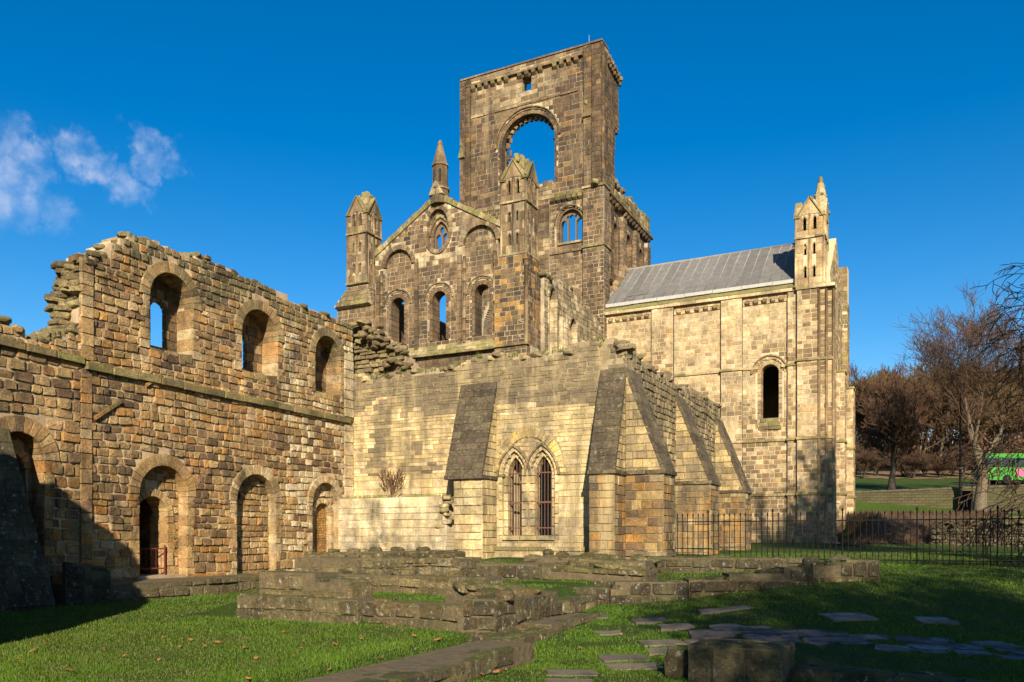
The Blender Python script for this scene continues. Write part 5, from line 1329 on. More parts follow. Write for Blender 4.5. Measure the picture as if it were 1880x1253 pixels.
# ------------------------------------------------------------------ paving slabs in the grass
def ground_at(px, py):
    D = 14.
    for _ in range(30):
        q = _dir(px) * D
        D = .5 * D + .5 * (EYE - g1(q[0], q[1])) * F / (py - HZ)
    q = _dir(px) * D
    return q[0], q[1], D
def slab_mat():
    m, nt, b = new_mat('paving_stone')
    at = nd(nt, 'ShaderNodeAttribute', attribute_name='tint'); n = pos_noise(nt, 8, 6, .7); n2 = pos_noise(nt, 2.2, 4, .6)
    nt.links.new(mixc(nt, 1., at.outputs['Color'], mixc(nt, rng(nt, n, .3, .7), (.7, .7, .7), (1.2, 1.2, 1.2)), 'MULTIPLY'), b.inputs['Base Color'])
    nt.links.new(rng(nt, n2, .4, .6, .42, .85), b.inputs['Roughness']); b.inputs['Specular IOR Level'].default_value = .35
    bump(nt, b, [(n, 1.)], .015)
    return m
M['slab'] = slab_mat()
def paving(px, py, w, dpt, col, rot=0., th=.05):
    x, y, D = ground_at(px, py); hw = w / F * D / 2 * 1.05; hd = dpt / 2
    pts = []
    for sx, sy in ((-1, -1), (-.3, -1.05), (.4, -.97), (1, -1), (1.03, .1), (1, 1), (.2, 1.04), (-1, 1), (-1.02, 0)):
        a, b = sx * hw + U(-.05, .05), sy * hd + U(-.05, .05)
        c, s_ = math.cos(rot), math.sin(rot)
        pts.append((x + a * c - b * s_, y + a * s_ + b * c))
    n = len(pts); z = [g1(*p) for p in pts]; zm = max(z) + .018
    zt = [zi * .6 + zm * .4 + .004 for zi in z]
    V = np.array([(p[0], p[1], zi - .05) for p, zi in zip(pts, z)] + [(p[0], p[1], zi) for p, zi in zip(pts, zt)])
    me = make_mesh('paving_slab', V, [tuple(range(n, 2 * n))] + [(i, (i + 1) % n, n + (i + 1) % n, n + i) for i in range(n)], M['slab'], False, np.tile(np.array(col + (1,)), (2 * n, 1)))
    link('paving_slab', me, ground)
    FOOT.append([(x + (p[0] - x) * .82, y + (p[1] - y) * .82) for p in pts])
PSL = [(.135, .108, .078), (.105, .085, .065), (.16, .125, .09)]
for px, py, w, dp in [(1092, 1133, 42, .5), (1195, 1141, 60, .5), (1244, 1152, 55, .55), (1332, 1153, 55, .5), (1305, 1166, 70, .6), (1215, 1182, 68, .55), (1218, 1197, 60, .5), (1145, 1210, 78, .5), (1165, 1225, 88, .5),
                      (1050, 1237, 84, .5), (1048, 1253, 84, .45), (1120, 1163, 46, .4), (1557, 1134, 76, .65), (1718, 1141, 60, .55), (1250, 1208, 40, .4), (1330, 1122, 90, .35), (1290, 1180, 50, .4)]:
    paving(px, py, w, dp, PSL[int(R() * 3)], .47 + U(-.12, .12))
for i in range(58):                                      # worn wet flags across the shaded lawn
    t = i / 57; px = 1340 + t * 560 + U(-16, 16); py = 1158 + t * 44 + U(-13, 13)
    if R() < .2: continue
    paving(px, py, U(30, 62), U(.22, .42), (.05, .05, .05) if R() < .7 else (.09, .085, .075), .3 + U(-.2, .2))

# ------------------------------------------------------------------ grass
def inside_any(x, y):
    m = np.zeros(len(x), bool)
    for poly in FOOT:
        c = np.zeros(len(x), bool); n = len(poly)
        for i in range(n):
            (x0, y0), (x1, y1) = poly[i], poly[(i + 1) % n]
            cond = ((y0 > y) != (y1 > y)) & (x < (x1 - x0) * (y - y0) / (y1 - y0 + 1e-12) + x0)
            c ^= cond
        m |= c
    return m
def grass_mat():
    m, nt, b = new_mat('grass_blade')
    at = nd(nt, 'ShaderNodeAttribute', attribute_name='tint')
    nt.links.new(at.outputs['Color'], b.inputs['Base Color'])
    b.inputs['Roughness'].default_value = .55; b.inputs['Specular IOR Level'].default_value = .25
    tr_ = nd(nt, 'ShaderNodeBsdfTranslucent'); nt.links.new(at.outputs['Color'], tr_.inputs['Color'])
    mx = nd(nt, 'ShaderNodeMixShader'); mx.inputs[0].default_value = .25
    out = [n for n in nt.nodes if n.type == 'OUTPUT_MATERIAL'][0]
    nt.links.new(b.outputs[0], mx.inputs[1]); nt.links.new(tr_.outputs[0], mx.inputs[2]); nt.links.new(mx.outputs[0], out.inputs[0])
    return m
M['grass'] = grass_mat()
def blades(name, x, y, z, h, w, base, kind='stuff', parent=None):
    n = len(x)
    a = np.random.rand(n) * 6.283; ln = (np.random.rand(n) - .2) * h * .9; la = np.random.rand(n) * 6.283
    V = np.zeros((n, 3, 3))
    V[:, 0] = np.stack([x - np.cos(a) * w, y - np.sin(a) * w, z - .01], 1)
    V[:, 1] = np.stack([x + np.cos(a) * w, y + np.sin(a) * w, z - .01], 1)
    V[:, 2] = np.stack([x + np.cos(la) * ln, y + np.sin(la) * ln, z + h], 1)
    me = bpy.data.meshes.new(name)
    me.vertices.add(3 * n); me.vertices.foreach_set('co', V.astype(np.float32).ravel())
    me.loops.add(3 * n); me.loops.foreach_set('vertex_index', np.arange(3 * n, dtype=np.int32))
    me.polygons.add(n); me.polygons.foreach_set('loop_start', np.arange(0, 3 * n, 3, dtype=np.int32))
    me.update(calc_edges=True)
    col = np.repeat(base, 3, 0); col = np.concatenate([col, np.ones((3 * n, 1))], 1)
    ca = me.color_attributes.new('tint', 'FLOAT_COLOR', 'POINT'); ca.data.foreach_set('color', col.astype(np.float32).ravel())
    me.materials.append(M['grass'])
    o = link(name, me, parent); tag(o, kind=kind)
    return o
def fieldnoise(x, y, f, k):
    return .5 + .25 * (np.sin(x * f + 1.7 * k + 1.3 * np.sin(y * f * .7 + k)) + np.sin(y * f * 1.13 + .9 * k + 1.1 * np.sin(x * f * .8 + 2 * k)))
N = 420000
D_ = 1 / (np.random.rand(N) * (1 / 8.3 - 1 / 33.) + 1 / 33.)
u_ = np.random.rand(N) * 1.36 - .68
gx = D_ * (DV[0] + u_ * RV[0]); gy = D_ * (DV[1] + u_ * RV[1])
ok = ~inside_any(gx, gy) & (gx > -19.4) & ~((gy > 23.8) & (gx < -7.0))
fn = fieldnoise(gx, gy, 1.1, 1.) * .5 + fieldnoise(gx, gy, 3.7, 2.) * .5
bare = (gx > -5.6) & (gx < 1.5) & (gy > 9) & (gy < 16.8) & (fn < .5)        # worn turf between the stepping stones
ok &= ~(bare & (np.random.rand(N) < .7))
gx, gy, D_, fn = gx[ok], gy[ok], D_[ok], fn[ok]
gzv = gz(gx, gy)
hh = (.016 + .02 * np.random.rand(len(gx)) + .035 * (np.random.rand(len(gx)) < .04)) * (.7 + .7 * fn)
ww = .0028 + .00042 * D_
rr = np.random.rand(len(gx), 1)
base = np.array([.034, .100, .005]) * (1 - rr) + np.array([.098, .172, .010]) * rr
f2 = fieldnoise(gx, gy, .45, 4.)[:, None]
base = base * (.6 + .7 * fn[:, None]) * (1 - .45 * f2) + np.array([.05, .055, .008]) * .8 * f2
dry = np.random.rand(len(gx)) < .05 + .12 * (fn < .38)
base[dry] = np.array([.17, .15, .06])
blades('lawn_grass', gx, gy, gzv, hh, ww, base)
o = bpy.data.objects['lawn_grass']; tag(o, 'short green lawn grass round the ruined walls', 'grass')
# grass and a twiggy shrub on the ledge, tufts on the wall tops
n = 2600
tx = np.random.rand(n) * 4.6 - 19.4; ty = YL + .1 + np.random.rand(n) * .75; tz = np.full(n, 3.02)
keep = fieldnoise(tx, ty * 0, 2.6, 3.) + .2 * np.random.rand(n) > .45
rr = np.random.rand(n, 1)
o = blades('ledge_grass', tx[keep], ty[keep], tz[keep], .08 + .16 * np.random.rand(keep.sum()) ** 2, np.full(keep.sum(), .012), (np.array([.08, .15, .02]) * (1 - rr) + np.array([.2, .19, .06]) * rr)[keep])
tag(o, 'tufts of grass growing along the ledge of the pale wall', 'grass')

tx, ty, tz = [], [], []
for k in range(34):
    i = int(U(0, len(topC) - 1)); t = R(); cx = topC[i][0] * (1 - t) + topC[i + 1][0] * t; cz = topC[i][1] * (1 - t) + topC[i + 1][1] * t - (U(0, .9) if R() < .4 else 0)
    for j in range(22): tx.append(cx + U(-.13, .13)); ty.append(YC - .03 + U(-.03, .12)); tz.append(cz + U(-.03, .03))
tx, ty, tz = map(np.array, (tx, ty, tz)); rr = np.random.rand(len(tx), 1)
o = blades('wall_weeds', tx, ty, tz, .06 + .14 * np.random.rand(len(tx)), np.full(len(tx), .014), np.array([.07, .12, .02]) * (1 - rr) + np.array([.2, .19, .06]) * rr)
tag(o, 'small green weeds rooted along the broken top of the yellow block', 'weeds')
# fallen leaves on the lawn
leaf_m = plain_mat('dead_leaf', (.30, .13, .035), .8, 30, .5, bumpd=0)
lf = np.array([(-.05, 0, .01), (-.02, -.03, .0), (.03, -.025, .012), (.06, 0, .0), (.03, .03, .015), (-.02, .028, .004), (0, 0, .022)])
lme = make_mesh('fallen_leaf', lf, [(0, 1, 6), (1, 2, 6), (2, 3, 6), (3, 4, 6), (4, 5, 6), (5, 0, 6)], leaf_m)
for px, py in [(84, 1188), (33, 1222), (60, 1200), (190, 1200), (230, 1210), (300, 1175), (330, 1193), (335, 1178), (350, 1180), (376, 1192), (400, 1185), (450, 1195), (292, 1217), (470, 1214), (540, 1210), (552, 1195), (614, 1188),
               (622, 1195), (606, 1236), (664, 1178), (760, 1172), (803, 1180), (690, 1160), (650, 1150), (885, 1245), (912, 1240), (928, 1235), (1066, 1195), (1420, 1098), (1755, 1146), (1877, 1165), (455, 1253), (130, 1240), (210, 1140), (520, 1165), (700, 1215)]:
    x, y, D = ground_at(px, py)
    o = link('fallen_leaf', lme, None, (x, y, g1(x, y) + .045)); o.rotation_euler = (U(-.4, .4), U(-.4, .4), U(0, 6)); o.scale = (U(.7, 1.25),) * 3
    tag(o, 'dry orange leaf lying on the green grass', 'leaf', 'fallen leaves on the lawn')

# ------------------------------------------------------------------ iron railings
fe = Thing('iron_railings', 'black iron railings with pointed bars along the edge of the lawn', 'railings', (-2.2, 24.6, .85))
XF0, XF1, YF = -6.75, 3.2, 24.6
nb = 64
bar = {}
for i in range(nb + 1):
    x = XF0 + (XF1 - XF0) * i / nb; y = YF - .03 * max(0, x); zb = g1(x, y) - .1
    big = i % 12 == 6
    r = .02 if big else .0135
    zt = 2.38 if big else 2.28
    lean = U(-.012, .012)
    g = joined(tube([(x, y, zb), (x + lean, y, zt)], [r, r], 6), tube([(x + lean, y, zt), (x + lean, y, zt + .03), (x + lean, y, zt + .11)], [r, r * 2.0, .002], 6))
    fe.mesh('post' if big else 'bar', *g, M['iron'])
for z in (2.12, 1.02):
    fe.mesh('rail', *box(XF0, XF1, YF - .012, YF + .012, z - .016, z + .016), M['iron'])
fe.finish()

# ------------------------------------------------------------------ trees
def bark_mat(name, c1, c2, sc=6):
    return plain_mat(name, c1, .9, sc, .4, bumpd=.03, col2=c2)
M['bark'] = bark_mat('bark_grey', (.15, .12, .075), (.07, .055, .038))
M['twig'] = bark_mat('twig_brown', (.11, .062, .036), (.065, .04, .024), 3)
M['twig_y'] = bark_mat('twig_yellow', (.17, .115, .042), (.09, .062, .028), 3)
M['twig_r'] = bark_mat('twig_reddish', (.12, .058, .034), (.07, .038, .024), 2)
M['bark_d'] = bark_mat('bark_dark', (.05, .042, .032), (.025, .02, .016))
class Grow:
    """Recursive bare tree: collects tapered tubes for limbs (part trunk) and twigs (part crown)."""
    def __init__(self, seed, wob=.16, up=.12, kids=(2, 4), ang=(.4, .9), shrink=(.55, .78), maxl=5, twigk=3, droop=0., minr=.004):
        self.r = random.Random(seed)
        self.wob, self.up, self.kids, self.ang, self.shrink, self.maxl, self.twigk, self.droop = wob, up, kids, ang, shrink, maxl, twigk, droop
        self.minr = minr
        self.out = {0: ([], [], [0]), 1: ([], [], [0])}
    def emit(self, pts, rads, k, which):
        V, Fs, c = self.out[which]
        v, f = tube(pts, rads, k, False); o = c[0]
        V.append(v); Fs += [tuple(i + o for i in q) for q in f]; c[0] += len(v)
    def branch(self, p, d, L, rad, lev):
        r = self.r; n = 5 if lev == 0 else (4 if lev < 3 else 3)
        pts, rads, dirs = [p], [rad], [d]
        end = rad * (.45 if lev < self.maxl else .3)
        for i in range(n):
            w = self.wob * (1 + .25 * lev)
            d = (d + Vector((r.uniform(-w, w), r.uniform(-w, w), r.uniform(-w, w) * .7 + self.up * (1 if lev > 0 else .3) - self.droop * max(0, lev - 2)))).normalized()
            p = p + d * (L / n); pts.append(p); dirs.append(d); rads.append(rad + (end - rad) * (i + 1) / n)
        rads = [max(x, self.minr) for x in rads]
        self.emit(pts, rads, 7 if lev == 0 else (5 if lev == 1 else (4 if lev == 2 else 3)), 0 if lev < 2 else 1)
        if lev >= self.maxl: return
        nk = r.randint(*self.kids) + (1 if lev >= 1 else 0)
        for j in range(nk):
            t = 1. if j == 0 else r.uniform(.35 if lev else .55, 1.)
            i = min(n - 1, int(t * n)); u = t * n - i
            q = pts[i].lerp(pts[i + 1], u); dd = dirs[min(i + 1, n)]
            ax = dd.orthogonal().normalized(); ax.rotate(__import__('mathutils').Quaternion(dd, r.uniform(0, 6.283)))
            a = r.uniform(*self.ang) * (.5 if j == 0 else 1)
            nd_ = (dd * math.cos(a) + ax * math.sin(a)).normalized()
            self.branch(q, nd_, L * r.uniform(*self.shrink), rads[i] * (.78 if j == 0 else r.uniform(.5, .68)), lev + 1)
    def mesh(self, which, name, mat):
        V, Fs, c = self.out[which]
        return make_mesh(name, np.concatenate(V), Fs, mat, True)
def tree_meshes(key, seed, H, rad, fork=.35, mt='bark', mc='twig', stems=1, **kw):
    g = Grow(seed, **kw)
    for k in range(stems):
        a = k * 6.283 / stems
        d = Vector((.28 * math.cos(a), .28 * math.sin(a), 1)).normalized() if stems > 1 else (Vector((0, 0, 1)) if key == 'big' else Vector((g.r.uniform(-.06, .06), g.r.uniform(-.06, .06), 1)).normalized())
        g.branch(Vector((0, 0, -.3)), d, H * fork, rad, 0)
    zm = max(v[:, 2].max() for w in (0, 1) for v in g.out[w][0])
    for w in (0, 1):
        for v in g.out[w][0]: v *= H / zm
    return g.mesh(0, 'trunk', M[mt]), g.mesh(1, 'crown', M[mc])
def plant(name, meshes, loc, label, rz=0, sc=1., group=None, cat='tree', crown_mat=None):
    root = bpy.data.objects.new(name, None); COL.objects.link(root)
    root.location = loc; root.rotation_euler = (0, 0, rz); root.scale = (sc,) * 3 if not isinstance(sc, tuple) else sc
    tag(root, label, cat, group)
    for nm, me in zip(('trunk', 'crown'), meshes): link(nm, me, root)
    return root
def gpos(px, D, dz=0.):
    x, y, _ = atD(px, 990, D); return (x, y, g1(x, y) + dz)
T_big = tree_meshes('big', 62, 20, .38, .26, maxl=7, kids=(2, 3), ang=(.3, .75), shrink=(.66, .84), up=.14, minr=.009)
T_near = tree_meshes('near', 5, 11.5, .26, .13, mt='bark_d', mc='twig', maxl=7, kids=(2, 2), ang=(.45, 1.0), shrink=(.68, .88), up=.02, droop=.035, minr=.006)
T_bushy = tree_meshes('bushy', 21, 10.5, .22, .12, maxl=6, kids=(3, 3), ang=(.3, .75), shrink=(.66, .9), up=.13, mc='twig', mt='bark_d', minr=.012)
T_w = [tree_meshes('wa', 31, 16, .2, .30, maxl=6, kids=(3, 3), ang=(.35, .85), shrink=(.64, .82), up=.10, mc='twig', minr=.028),
       tree_meshes('wb', 32, 16, .2, .26, maxl=6, kids=(3, 3), ang=(.35, .95), shrink=(.66, .84), up=.10, mc='twig_y', minr=.028),
       tree_meshes('wc', 33, 16, .2, .28, maxl=6, kids=(3, 3), ang=(.35, .85), shrink=(.64, .84), up=.12, mc='twig_r', minr=.028)]
plant('bare_tree', T_big, gpos(1800, 68), 'tallest bare tree, thick pale trunk in front of the green bus', 2.2, (1.45, 1.45, .98))
plant('bushy_tree', T_bushy, gpos(1637, 79), 'dense twiggy tree with short trunk standing on the sunlit grass', .6, 1.02)
plant('shade_tree', T_w[0], (13.5, 27.0, .9), 'tall bare tree beyond the end of the railings, shading the foot of the presbytery', .4, (1.2, 1.2, 1.6))
plant('bare_tree', T_near, (5.0, 29.5, 1.0), 'dark bare tree drooping its branches in over the railings from outside the frame', 1.1, 1.0)
wood = [(1560, 118, 0, 1.0), (1585, 128, 1, 1.05), (1606, 112, 2, .92), (1622, 135, 0, 1.1), (1650, 122, 1, 1.05), (1668, 140, 2, 1.15), (1690, 116, 0, .98), (1708, 130, 2, 1.08), (1728, 120, 1, 1.0), (1745, 138, 0, 1.15), (1765, 124, 2, 1.05),
        (1788, 134, 1, 1.1), (1812, 122, 0, 1.0), (1836, 138, 2, 1.15), (1858, 124, 1, 1.05), (1885, 130, 0, 1.1), (1910, 126, 2, 1.1), (1545, 138, 2, 1.1), (1600, 150, 0, 1.25), (1640, 152, 2, 1.25), (1690, 155, 1, 1.25), (1740, 156, 2, 1.25), (1790, 158, 0, 1.3), (1850, 158, 2, 1.3), (1530, 150, 1, 1.1)]
hue = ('brown', 'yellowish', 'reddish')
wood.sort()
names_ = ['first', 'second', 'third', 'fourth', 'fifth', 'sixth', 'seventh', 'eighth', 'ninth', 'tenth']
cnt = [0, 0, 0]
for px, D, k, sc in wood:
    lab = '%s bare woodland tree on the hill, %s of its colour counting from the church' % (hue[k], names_[cnt[k]]); cnt[k] += 1
    plant('woodland_tree', T_w[k], gpos(px, D), lab, R() * 6.28, sc, 'woodland trees on the hill')
low_ = [(1566, 108), (1588, 104), (1612, 109), (1655, 107), (1678, 104), (1702, 109), (1722, 105), (1748, 108), (1772, 106), (1800, 110), (1826, 107), (1860, 110)]
ordn = ['first', 'second', 'third', 'fourth', 'fifth', 'sixth', 'seventh', 'eighth', 'ninth', 'tenth', 'eleventh', 'twelfth']
for i, (px, D) in enumerate(low_):
    plant('thicket_bush', T_bushy, gpos(px, D, -.6), 'low twiggy bush along the edge of the wood, %s from the church' % ordn[i], i * 1.9, (U(.55, .75), U(.55, .75), U(.38, .55)), 'bushes along the edge of the wood', 'bush')
# dense wood far behind, one mass
Vf, Ff, of = [], [], 0
for i in range(9000):
    px, D = U(1380, 2300), U(150, 225); x, y, z = gpos(px, D)
    h = U(0, 15) if R() < .5 else U(0, 5); p0 = Vector((x, y, z + h * U(.0, .7))); p1 = p0 + Vector((U(-1.6, 1.6), U(-1.6, 1.6), U(2, 5)))
    v, f = tube([p0, p1], [.2, .06], 3, False); Vf.append(v); Ff += [tuple(j + of for j in q) for q in f]; of += len(v)
o = link('distant_forest', make_mesh('distant_forest', np.concatenate(Vf), Ff, M['twig_r'])); tag(o, 'brown leafless wood covering the far hill', 'wood', kind='stuff')
# trees behind and to the side of the camera: their shadows streak the lawn
T_dense = tree_meshes('dense', 44, 13, .3, .22, maxl=5, kids=(3, 3), ang=(.4, .95), shrink=(.66, .84), up=.06, mt='bark_d', mc='bark_d', minr=.008)
M['leaf'] = plain_mat('evergreen_leaf', (.03, .06, .015), .6, 8, .4, bumpd=0)
cv_ = np.array([v.co[:] for v in T_dense[1].vertices])
idx = np.random.choice(len(cv_), 20000); c_ = cv_[idx] + (np.random.rand(20000, 3) - .5) * .7
q_ = (np.random.rand(20000, 2, 3) - .5); q_ /= np.linalg.norm(q_, axis=2, keepdims=True)
lv = np.stack([c_ - q_[:, 0] * .1, c_ + q_[:, 1] * .055, c_ + q_[:, 0] * .1, c_ - q_[:, 1] * .055], 1).reshape(-1, 3)
T_leaf = make_mesh('foliage', lv, [(4 * i, 4 * i + 1, 4 * i + 2, 4 * i + 3) for i in range(20000)], M['leaf'])
for i, (x, y, sc, lf_, lab) in enumerate([(9.0, -2.6, (.92, .92, 1.05), 1, 'evergreen tree beside the viewer, casting shade over the squared block and wet flags'), (11.5, -3.4, 1.05, 1, 'second evergreen beside the viewer, shading the rising lawn'), (13.6, 4.0, 1.1, 0, 'bare tree beside the viewer, shading the end of the railings'),
                                      (14.6, -7.8, (.95, .95, 1.4), 1, 'tall evergreen tree well behind the viewer, shading the climbing wall'), (16.5, 12.0, 1.2, 1, 'evergreen tree out beyond the end of the railings')]):
    o = plant('shade_tree', T_dense, (x, y, g1(x, y)), lab, i * 1.3, sc)
    if lf_: link('foliage', T_leaf, o)

# ------------------------------------------------------------------ boundary wall, gate, bank, heap of stones, lamp post, bus
def brick_mat(name, c1, c2, mort, sc, bw=.5, rh=.25):
    m, nt, b = new_mat(name)
    tc = nd(nt, 'ShaderNodeTexCoord'); sp = nd(nt, 'ShaderNodeSeparateXYZ'); cb = nd(nt, 'ShaderNodeCombineXYZ')
    nt.links.new(tc.outputs['Object'], sp.inputs[0]); nt.links.new(sp.outputs[0], cb.inputs[0]); nt.links.new(sp.outputs[2], cb.inputs[1])
    bt = nd(nt, 'ShaderNodeTexBrick', Scale=sc); bt.inputs['Mortar Size'].default_value = .03; bt.inputs['Brick Width'].default_value = bw; bt.inputs['Row Height'].default_value = rh
    for k, c in (('Color1', c1), ('Color2', c2), ('Mortar', mort)): bt.inputs[k].default_value = c + (1,)
    nt.links.new(cb.outputs[0], bt.inputs['Vector'])
    n = pos_noise(nt, 1.2, 6, .7)
    nt.links.new(mixc(nt, rng(nt, n, .35, .7), bt.outputs[0], (.07, .068, .026)), b.inputs['Base Color'])
    bump(nt, b, [(bt.outputs['Fac'], -1.), (n, .5)], .04)
    return m
p0, p1 = np.array(atD(1500, 990, 73.0)[:2]), np.array(atD(1990, 990, 70.5)[:2])
L = np.linalg.norm(p1 - p0); a = (p1 - p0) / L
bw = Thing('boundary_wall', 'long weathered stone wall holding up the grass bank beyond the railings', 'boundary wall', (p0[0], p0[1], 3))
def strip(T, nm, s0, s1, n0, n1, zf0, zf1, mat, parent=None):
    V = []
    for s in (s0, s1):
        for n_ in (n0, n1):
            x, y = p0 + a * s + np.array([a[1], -a[0]]) * n_
            V += [(x, y, zf0(s)), (x, y, zf1(s))]
    return T.mesh(nm, np.array(V), [(0, 1, 3, 2), (4, 6, 7, 5), (0, 4, 5, 1), (2, 3, 7, 6), (1, 5, 7, 3), (0, 2, 6, 4)], mat, parent)
top_ = lambda s: 5.55 + .035 * s
mw = brick_mat('boundary_stone', (.085, .068, .038), (.05, .042, .026), (.035, .03, .02), 1.0, .55, .24)  # dark for its moss and for shadow put into the stone colour
ob = strip(bw, 'wall', 0, L, -.5, 0, lambda s: 2.6, top_, mw)
ob.location = (0, 0, 0); 
nC = 34
for i in range(nC):
    strip(bw, 'coping_stone', L * i / nC + .01, L * (i + 1) / nC - .01, -.58, .07, top_, lambda s: top_(s) + .14 + .02 * (i % 3), plain_mat('coping_dark', (.09, .08, .05), .9, 3) if i == 0 else bpy.data.materials['coping_dark'])
gs = L * .532
# undo mean shift: object placed by its own centre
V = np.array([v.co[:] for v in ob.data.vertices])
ob.location = Vector((p0 + a * L / 2 + np.array([a[1], -a[0]]) * -.25).tolist() + [(2.6 * 2 + top_(0) + top_(L)) / 4]) - Vector(bw.loc.tolist())
bw.finish()
gt = Thing('dark_gate', 'dark boarded gate set in the weathered boundary wall below the lamp post', 'gate', gpos(1774, 70))
c0 = np.array(atD(1774, 990, 70.6)[:2])
for k in range(5):
    x0 = c0 + a * (-.5 + .21 * k); x1 = c0 + a * (-.5 + .21 * k + .195); nn = np.array([a[1], -a[0]]) * .12
    V = [(*(x0 + nn), 3.4), (*(x1 + nn), 3.4), (*(x1 + nn), 5.75), (*(x0 + nn), 5.75), (*x0, 3.4), (*x1, 3.4), (*x1, 5.75), (*x0, 5.75)]
    gt.mesh('board', np.array(V), [(0, 1, 2, 3), (7, 6, 5, 4), (0, 4, 5, 1), (1, 5, 6, 2), (2, 6, 7, 3), (3, 7, 4, 0)], M['iron'])
gt.finish()
lp = Thing('lamp_post', 'thin dark lamp post rising behind the boundary wall', 'lamp post', gpos(1763, 76))
x, y, z = gpos(1763, 76)
lp.mesh('pole', *tube([(x, y, z - .3), (x, y, z + 1.2), (x, y, z + 9.3)], [.13, .11, .06], 8), M['iron'])
lp.mesh('arm', *tube([(x, y, z + 9.25), (x + .5, y + .2, z + 9.5), (x + 1.2, y + .5, z + 9.55)], [.05, .045, .04], 6), M['iron'])
lp.mesh('lamp_head', *rock((x + 1.45, y + .6, z + 9.53), (.7, .3, .14), .45, .6, .02)[:2], M['iron'])
lp.finish()

# bus on the road
bx, by, bz = gpos(1850, 92)
bus = Thing('bus', 'green bus with a pink panel passing behind the bare tree on the hill road', 'bus', (bx, by, bz))
def paint(n, c, r=.35): return plain_mat(n, c, r, 2, .12, bumpd=0, spec=.5)
m_gr, m_dk, m_pk, m_gl = paint('bus_green', (.035, .21, .015)), paint('bus_dark_green', (.02, .16, .05)), paint('bus_pink', (.55, .10, .20)), paint('bus_glass', (.015, .02, .02), .1)  # body green mixed darker, the trees' shade put into the paint
ha = np.array([RV[0], RV[1]]); hn = np.array([RV[1], -RV[0]])
def bp(s, n, z): return (bx + ha[0] * s + hn[0] * n, by + ha[1] * s + hn[1] * n, bz + z)
def bbox(s0, s1, n0, n1, z0, z1, rake=0.):
    V = [bp(s0, n0, z0), bp(s1, n0, z0), bp(s1, n1, z0), bp(s0, n1, z0), bp(s0 + rake, n0, z1), bp(s1, n0, z1), bp(s1, n1, z1), bp(s0 + rake, n1, z1)]
    return np.array(V), [(0, 3, 2, 1), (4, 5, 6, 7), (0, 1, 5, 4), (1, 2, 6, 5), (2, 3, 7, 6), (3, 0, 4, 7)]
bs = -3.8
bus.mesh('body', *bbox(bs, bs + 11, 0, 2.5, .35, 1.75), m_gr)
bus.mesh('window_band', *bbox(bs + .08, bs + 10.95, .06, 2.44, 1.75, 2.75, .12), m_gl)
bus.mesh('roof', *bbox(bs + .2, bs + 11, 0, 2.5, 2.75, 3.25, .35), m_gr)
bus.mesh('windscreen', *bbox(bs - .02, bs + .1, .1, 2.4, 1.3, 2.75, .18), m_gl)
bus.mesh('panel', *bbox(bs + 3.2, bs + 9.5, 2.5, 2.52, .75, 1.55), m_pk, label='pink advertising panel on the side of the bus')
for s in (bs + 1.55, bs + 3.1, bs + 4.65, bs + 6.2, bs + 7.75, bs + 9.3): bus.mesh('pillar', *bbox(s, s + .09, 2.43, 2.5, 1.75, 2.75), m_dk)
for s in (bs + 2.2, bs + 8.2):
    for n_ in (.15, 2.35):
        t = tube([bp(s, n_ - .14, .45), bp(s, n_ + .16, .45)], [.48, .48], 16); w_ = bus.mesh('wheel', *t, M['iron'])
for n_ in (.4, 2.1): bus.mesh('headlight', *bbox(bs - .03, bs + .02, n_ - .2, n_ + .2, .7, .95), paint('headlamp_%d' % (n_ * 10), (.7, .7, .65)))
bus.finish()
# road under the bus
rm = plain_mat('asphalt', (.05, .05, .052), .8, 20, .3)
rv = []
for s in np.linspace(-5.5, 60, 41):
    for n_ in (-2.5, 4.2):
        q = np.array([bx, by]) + ha * s + hn * n_; rv.append((q[0], q[1], g1(q[0], q[1]) + .06))
o = link('road', make_mesh('road', rv, [(2 * i, 2 * i + 2, 2 * i + 3, 2 * i + 1) for i in range(40)], rm)); tag(o, kind='structure')

# leafy brown bank and leaf litter under the wood
def patch(name, d0, d1, l0, l1, mat, dz, step=1.0, edge=1.5):
    ds = np.arange(d0, d1 + .01, step); us = np.arange(l0, l1 + .01, .008)
    V, Fs = [], []
    for i, d in enumerate(ds):
        for j, u in enumerate(us):
            dd = d + (U(-edge, edge) if i in (0, len(ds) - 1) else 0)
            q = dd * (DV + u * RV); V.append((q[0], q[1], g1(q[0], q[1]) + dz))
    n = len(us)
    for i in range(len(ds) - 1):
        for j in range(n - 1): Fs.append((i * n + j, i * n + j + 1, (i + 1) * n + j + 1, (i + 1) * n + j))
    o = link(name, make_mesh(name, V, Fs, mat, True)); tag(o, kind='structure'); return o
lm = plain_mat('leaf_litter', (.14, .082, .042), .95, 5, .5, bumpd=.15, col2=(.05, .035, .02))
patch('bracken_bank', 46.2, 56, .39, .60, lm, .05, .5, .5)
patch('bracken_bank', 56, 71, .39, .49, lm, .06, 1., .3)
n = 20000
bd = 46.3 + 20 * np.random.rand(n) ** 1.5; bu = .40 + .2 * np.random.rand(n)
bx_ = bd * (DV[0] + bu * RV[0]); by_ = bd * (DV[1] + bu * RV[1]); rr = np.random.rand(n, 1)
kp = fieldnoise(bx_, by_, .9, 2.) + .3 * np.random.rand(n) > .42
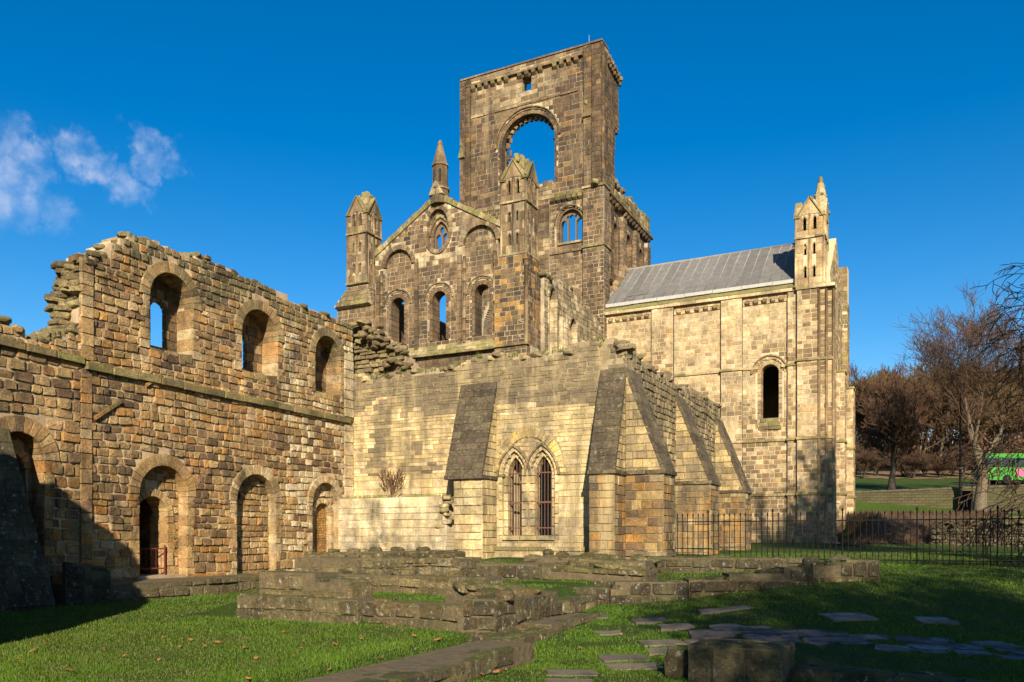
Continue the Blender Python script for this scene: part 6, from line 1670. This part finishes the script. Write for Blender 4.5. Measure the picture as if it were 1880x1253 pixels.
o = blades('bracken', bx_[kp], by_[kp], gz(bx_, by_)[kp], (.08 + .35 * np.random.rand(n) ** 2)[kp], np.full(kp.sum(), .02), (np.array([.05, .028, .014]) * (1 - rr) + np.array([.14, .085, .045]) * rr)[kp])
tag(o, 'dead brown bracken covering the bank behind the railings', 'bracken')
patch('woodland_floor', 104, 165, .36, .72, plain_mat('leaf_floor', (.19, .12, .06), .95, 2, .4, bumpd=.08), .05, 3)
hp = Thing('stone_heap', 'long dark heap of tumbled stones on the far lawn behind the railings', 'stone heap', gpos(1790, 45))
P = hp.part('core', M['low'], M['mort_l'])
q0, q1 = np.array(atD(1706, 990, 46)[:2]), np.array(atD(2000, 990, 43)[:2]); LL_ = np.linalg.norm(q1 - q0); aa = (q1 - q0) / LL_
fH = Face((q0[0], q0[1], 0), (aa[0], aa[1], 0), (0, 0, 1))
zb_ = g1(*q0) - .2
lay(P, fH, [(0, zb_), (LL_, zb_), (LL_, zb_ + 1.75), (.9, zb_ + 1.6), (.3, zb_ + .9)], [], (.11, .2), (.14, .34), 'rubble', P_LOWD, (-.08, .12), .1, .9, .02)
for i in range(160):
    s = U(.2, LL_); c = q0 + aa * s + np.array([aa[1], -aa[0]]) * U(-.6, .25)
    P.add('stone', rock((c[0], c[1], zb_ + min(1.7, .7 + s) - abs(U(-.4, .3))), (U(.2, .42), U(.2, .4), U(.14, .28)), U(0, 3), .6, .15, True, .4), pick(P_LOWD))
hp.finish()
# twiggy shrub on the ledge of the pale wall
g = Grow(3, maxl=3, kids=(2, 3), ang=(.2, .5), shrink=(.6, .8), up=.1)
for k in range(7): g.branch(Vector((U(-.1, .1), U(-.05, .05), 0)), Vector((U(-.5, .5), U(-.3, .3), 1)).normalized(), .3, .008, 0)
sx, sz = onS(705, 914, YL)
root = bpy.data.objects.new('ledge_shrub', None); COL.objects.link(root); root.location = (sx, YL + .35, 3.0); root.scale = (1.7,) * 3; tag(root, 'small leafless shrub growing on the ledge of the pale wall', 'shrub')
link('stem', g.mesh(0, 'stem', M['twig_r']), root); link('crown', g.mesh(1, 'crown', M['twig_r']), root)
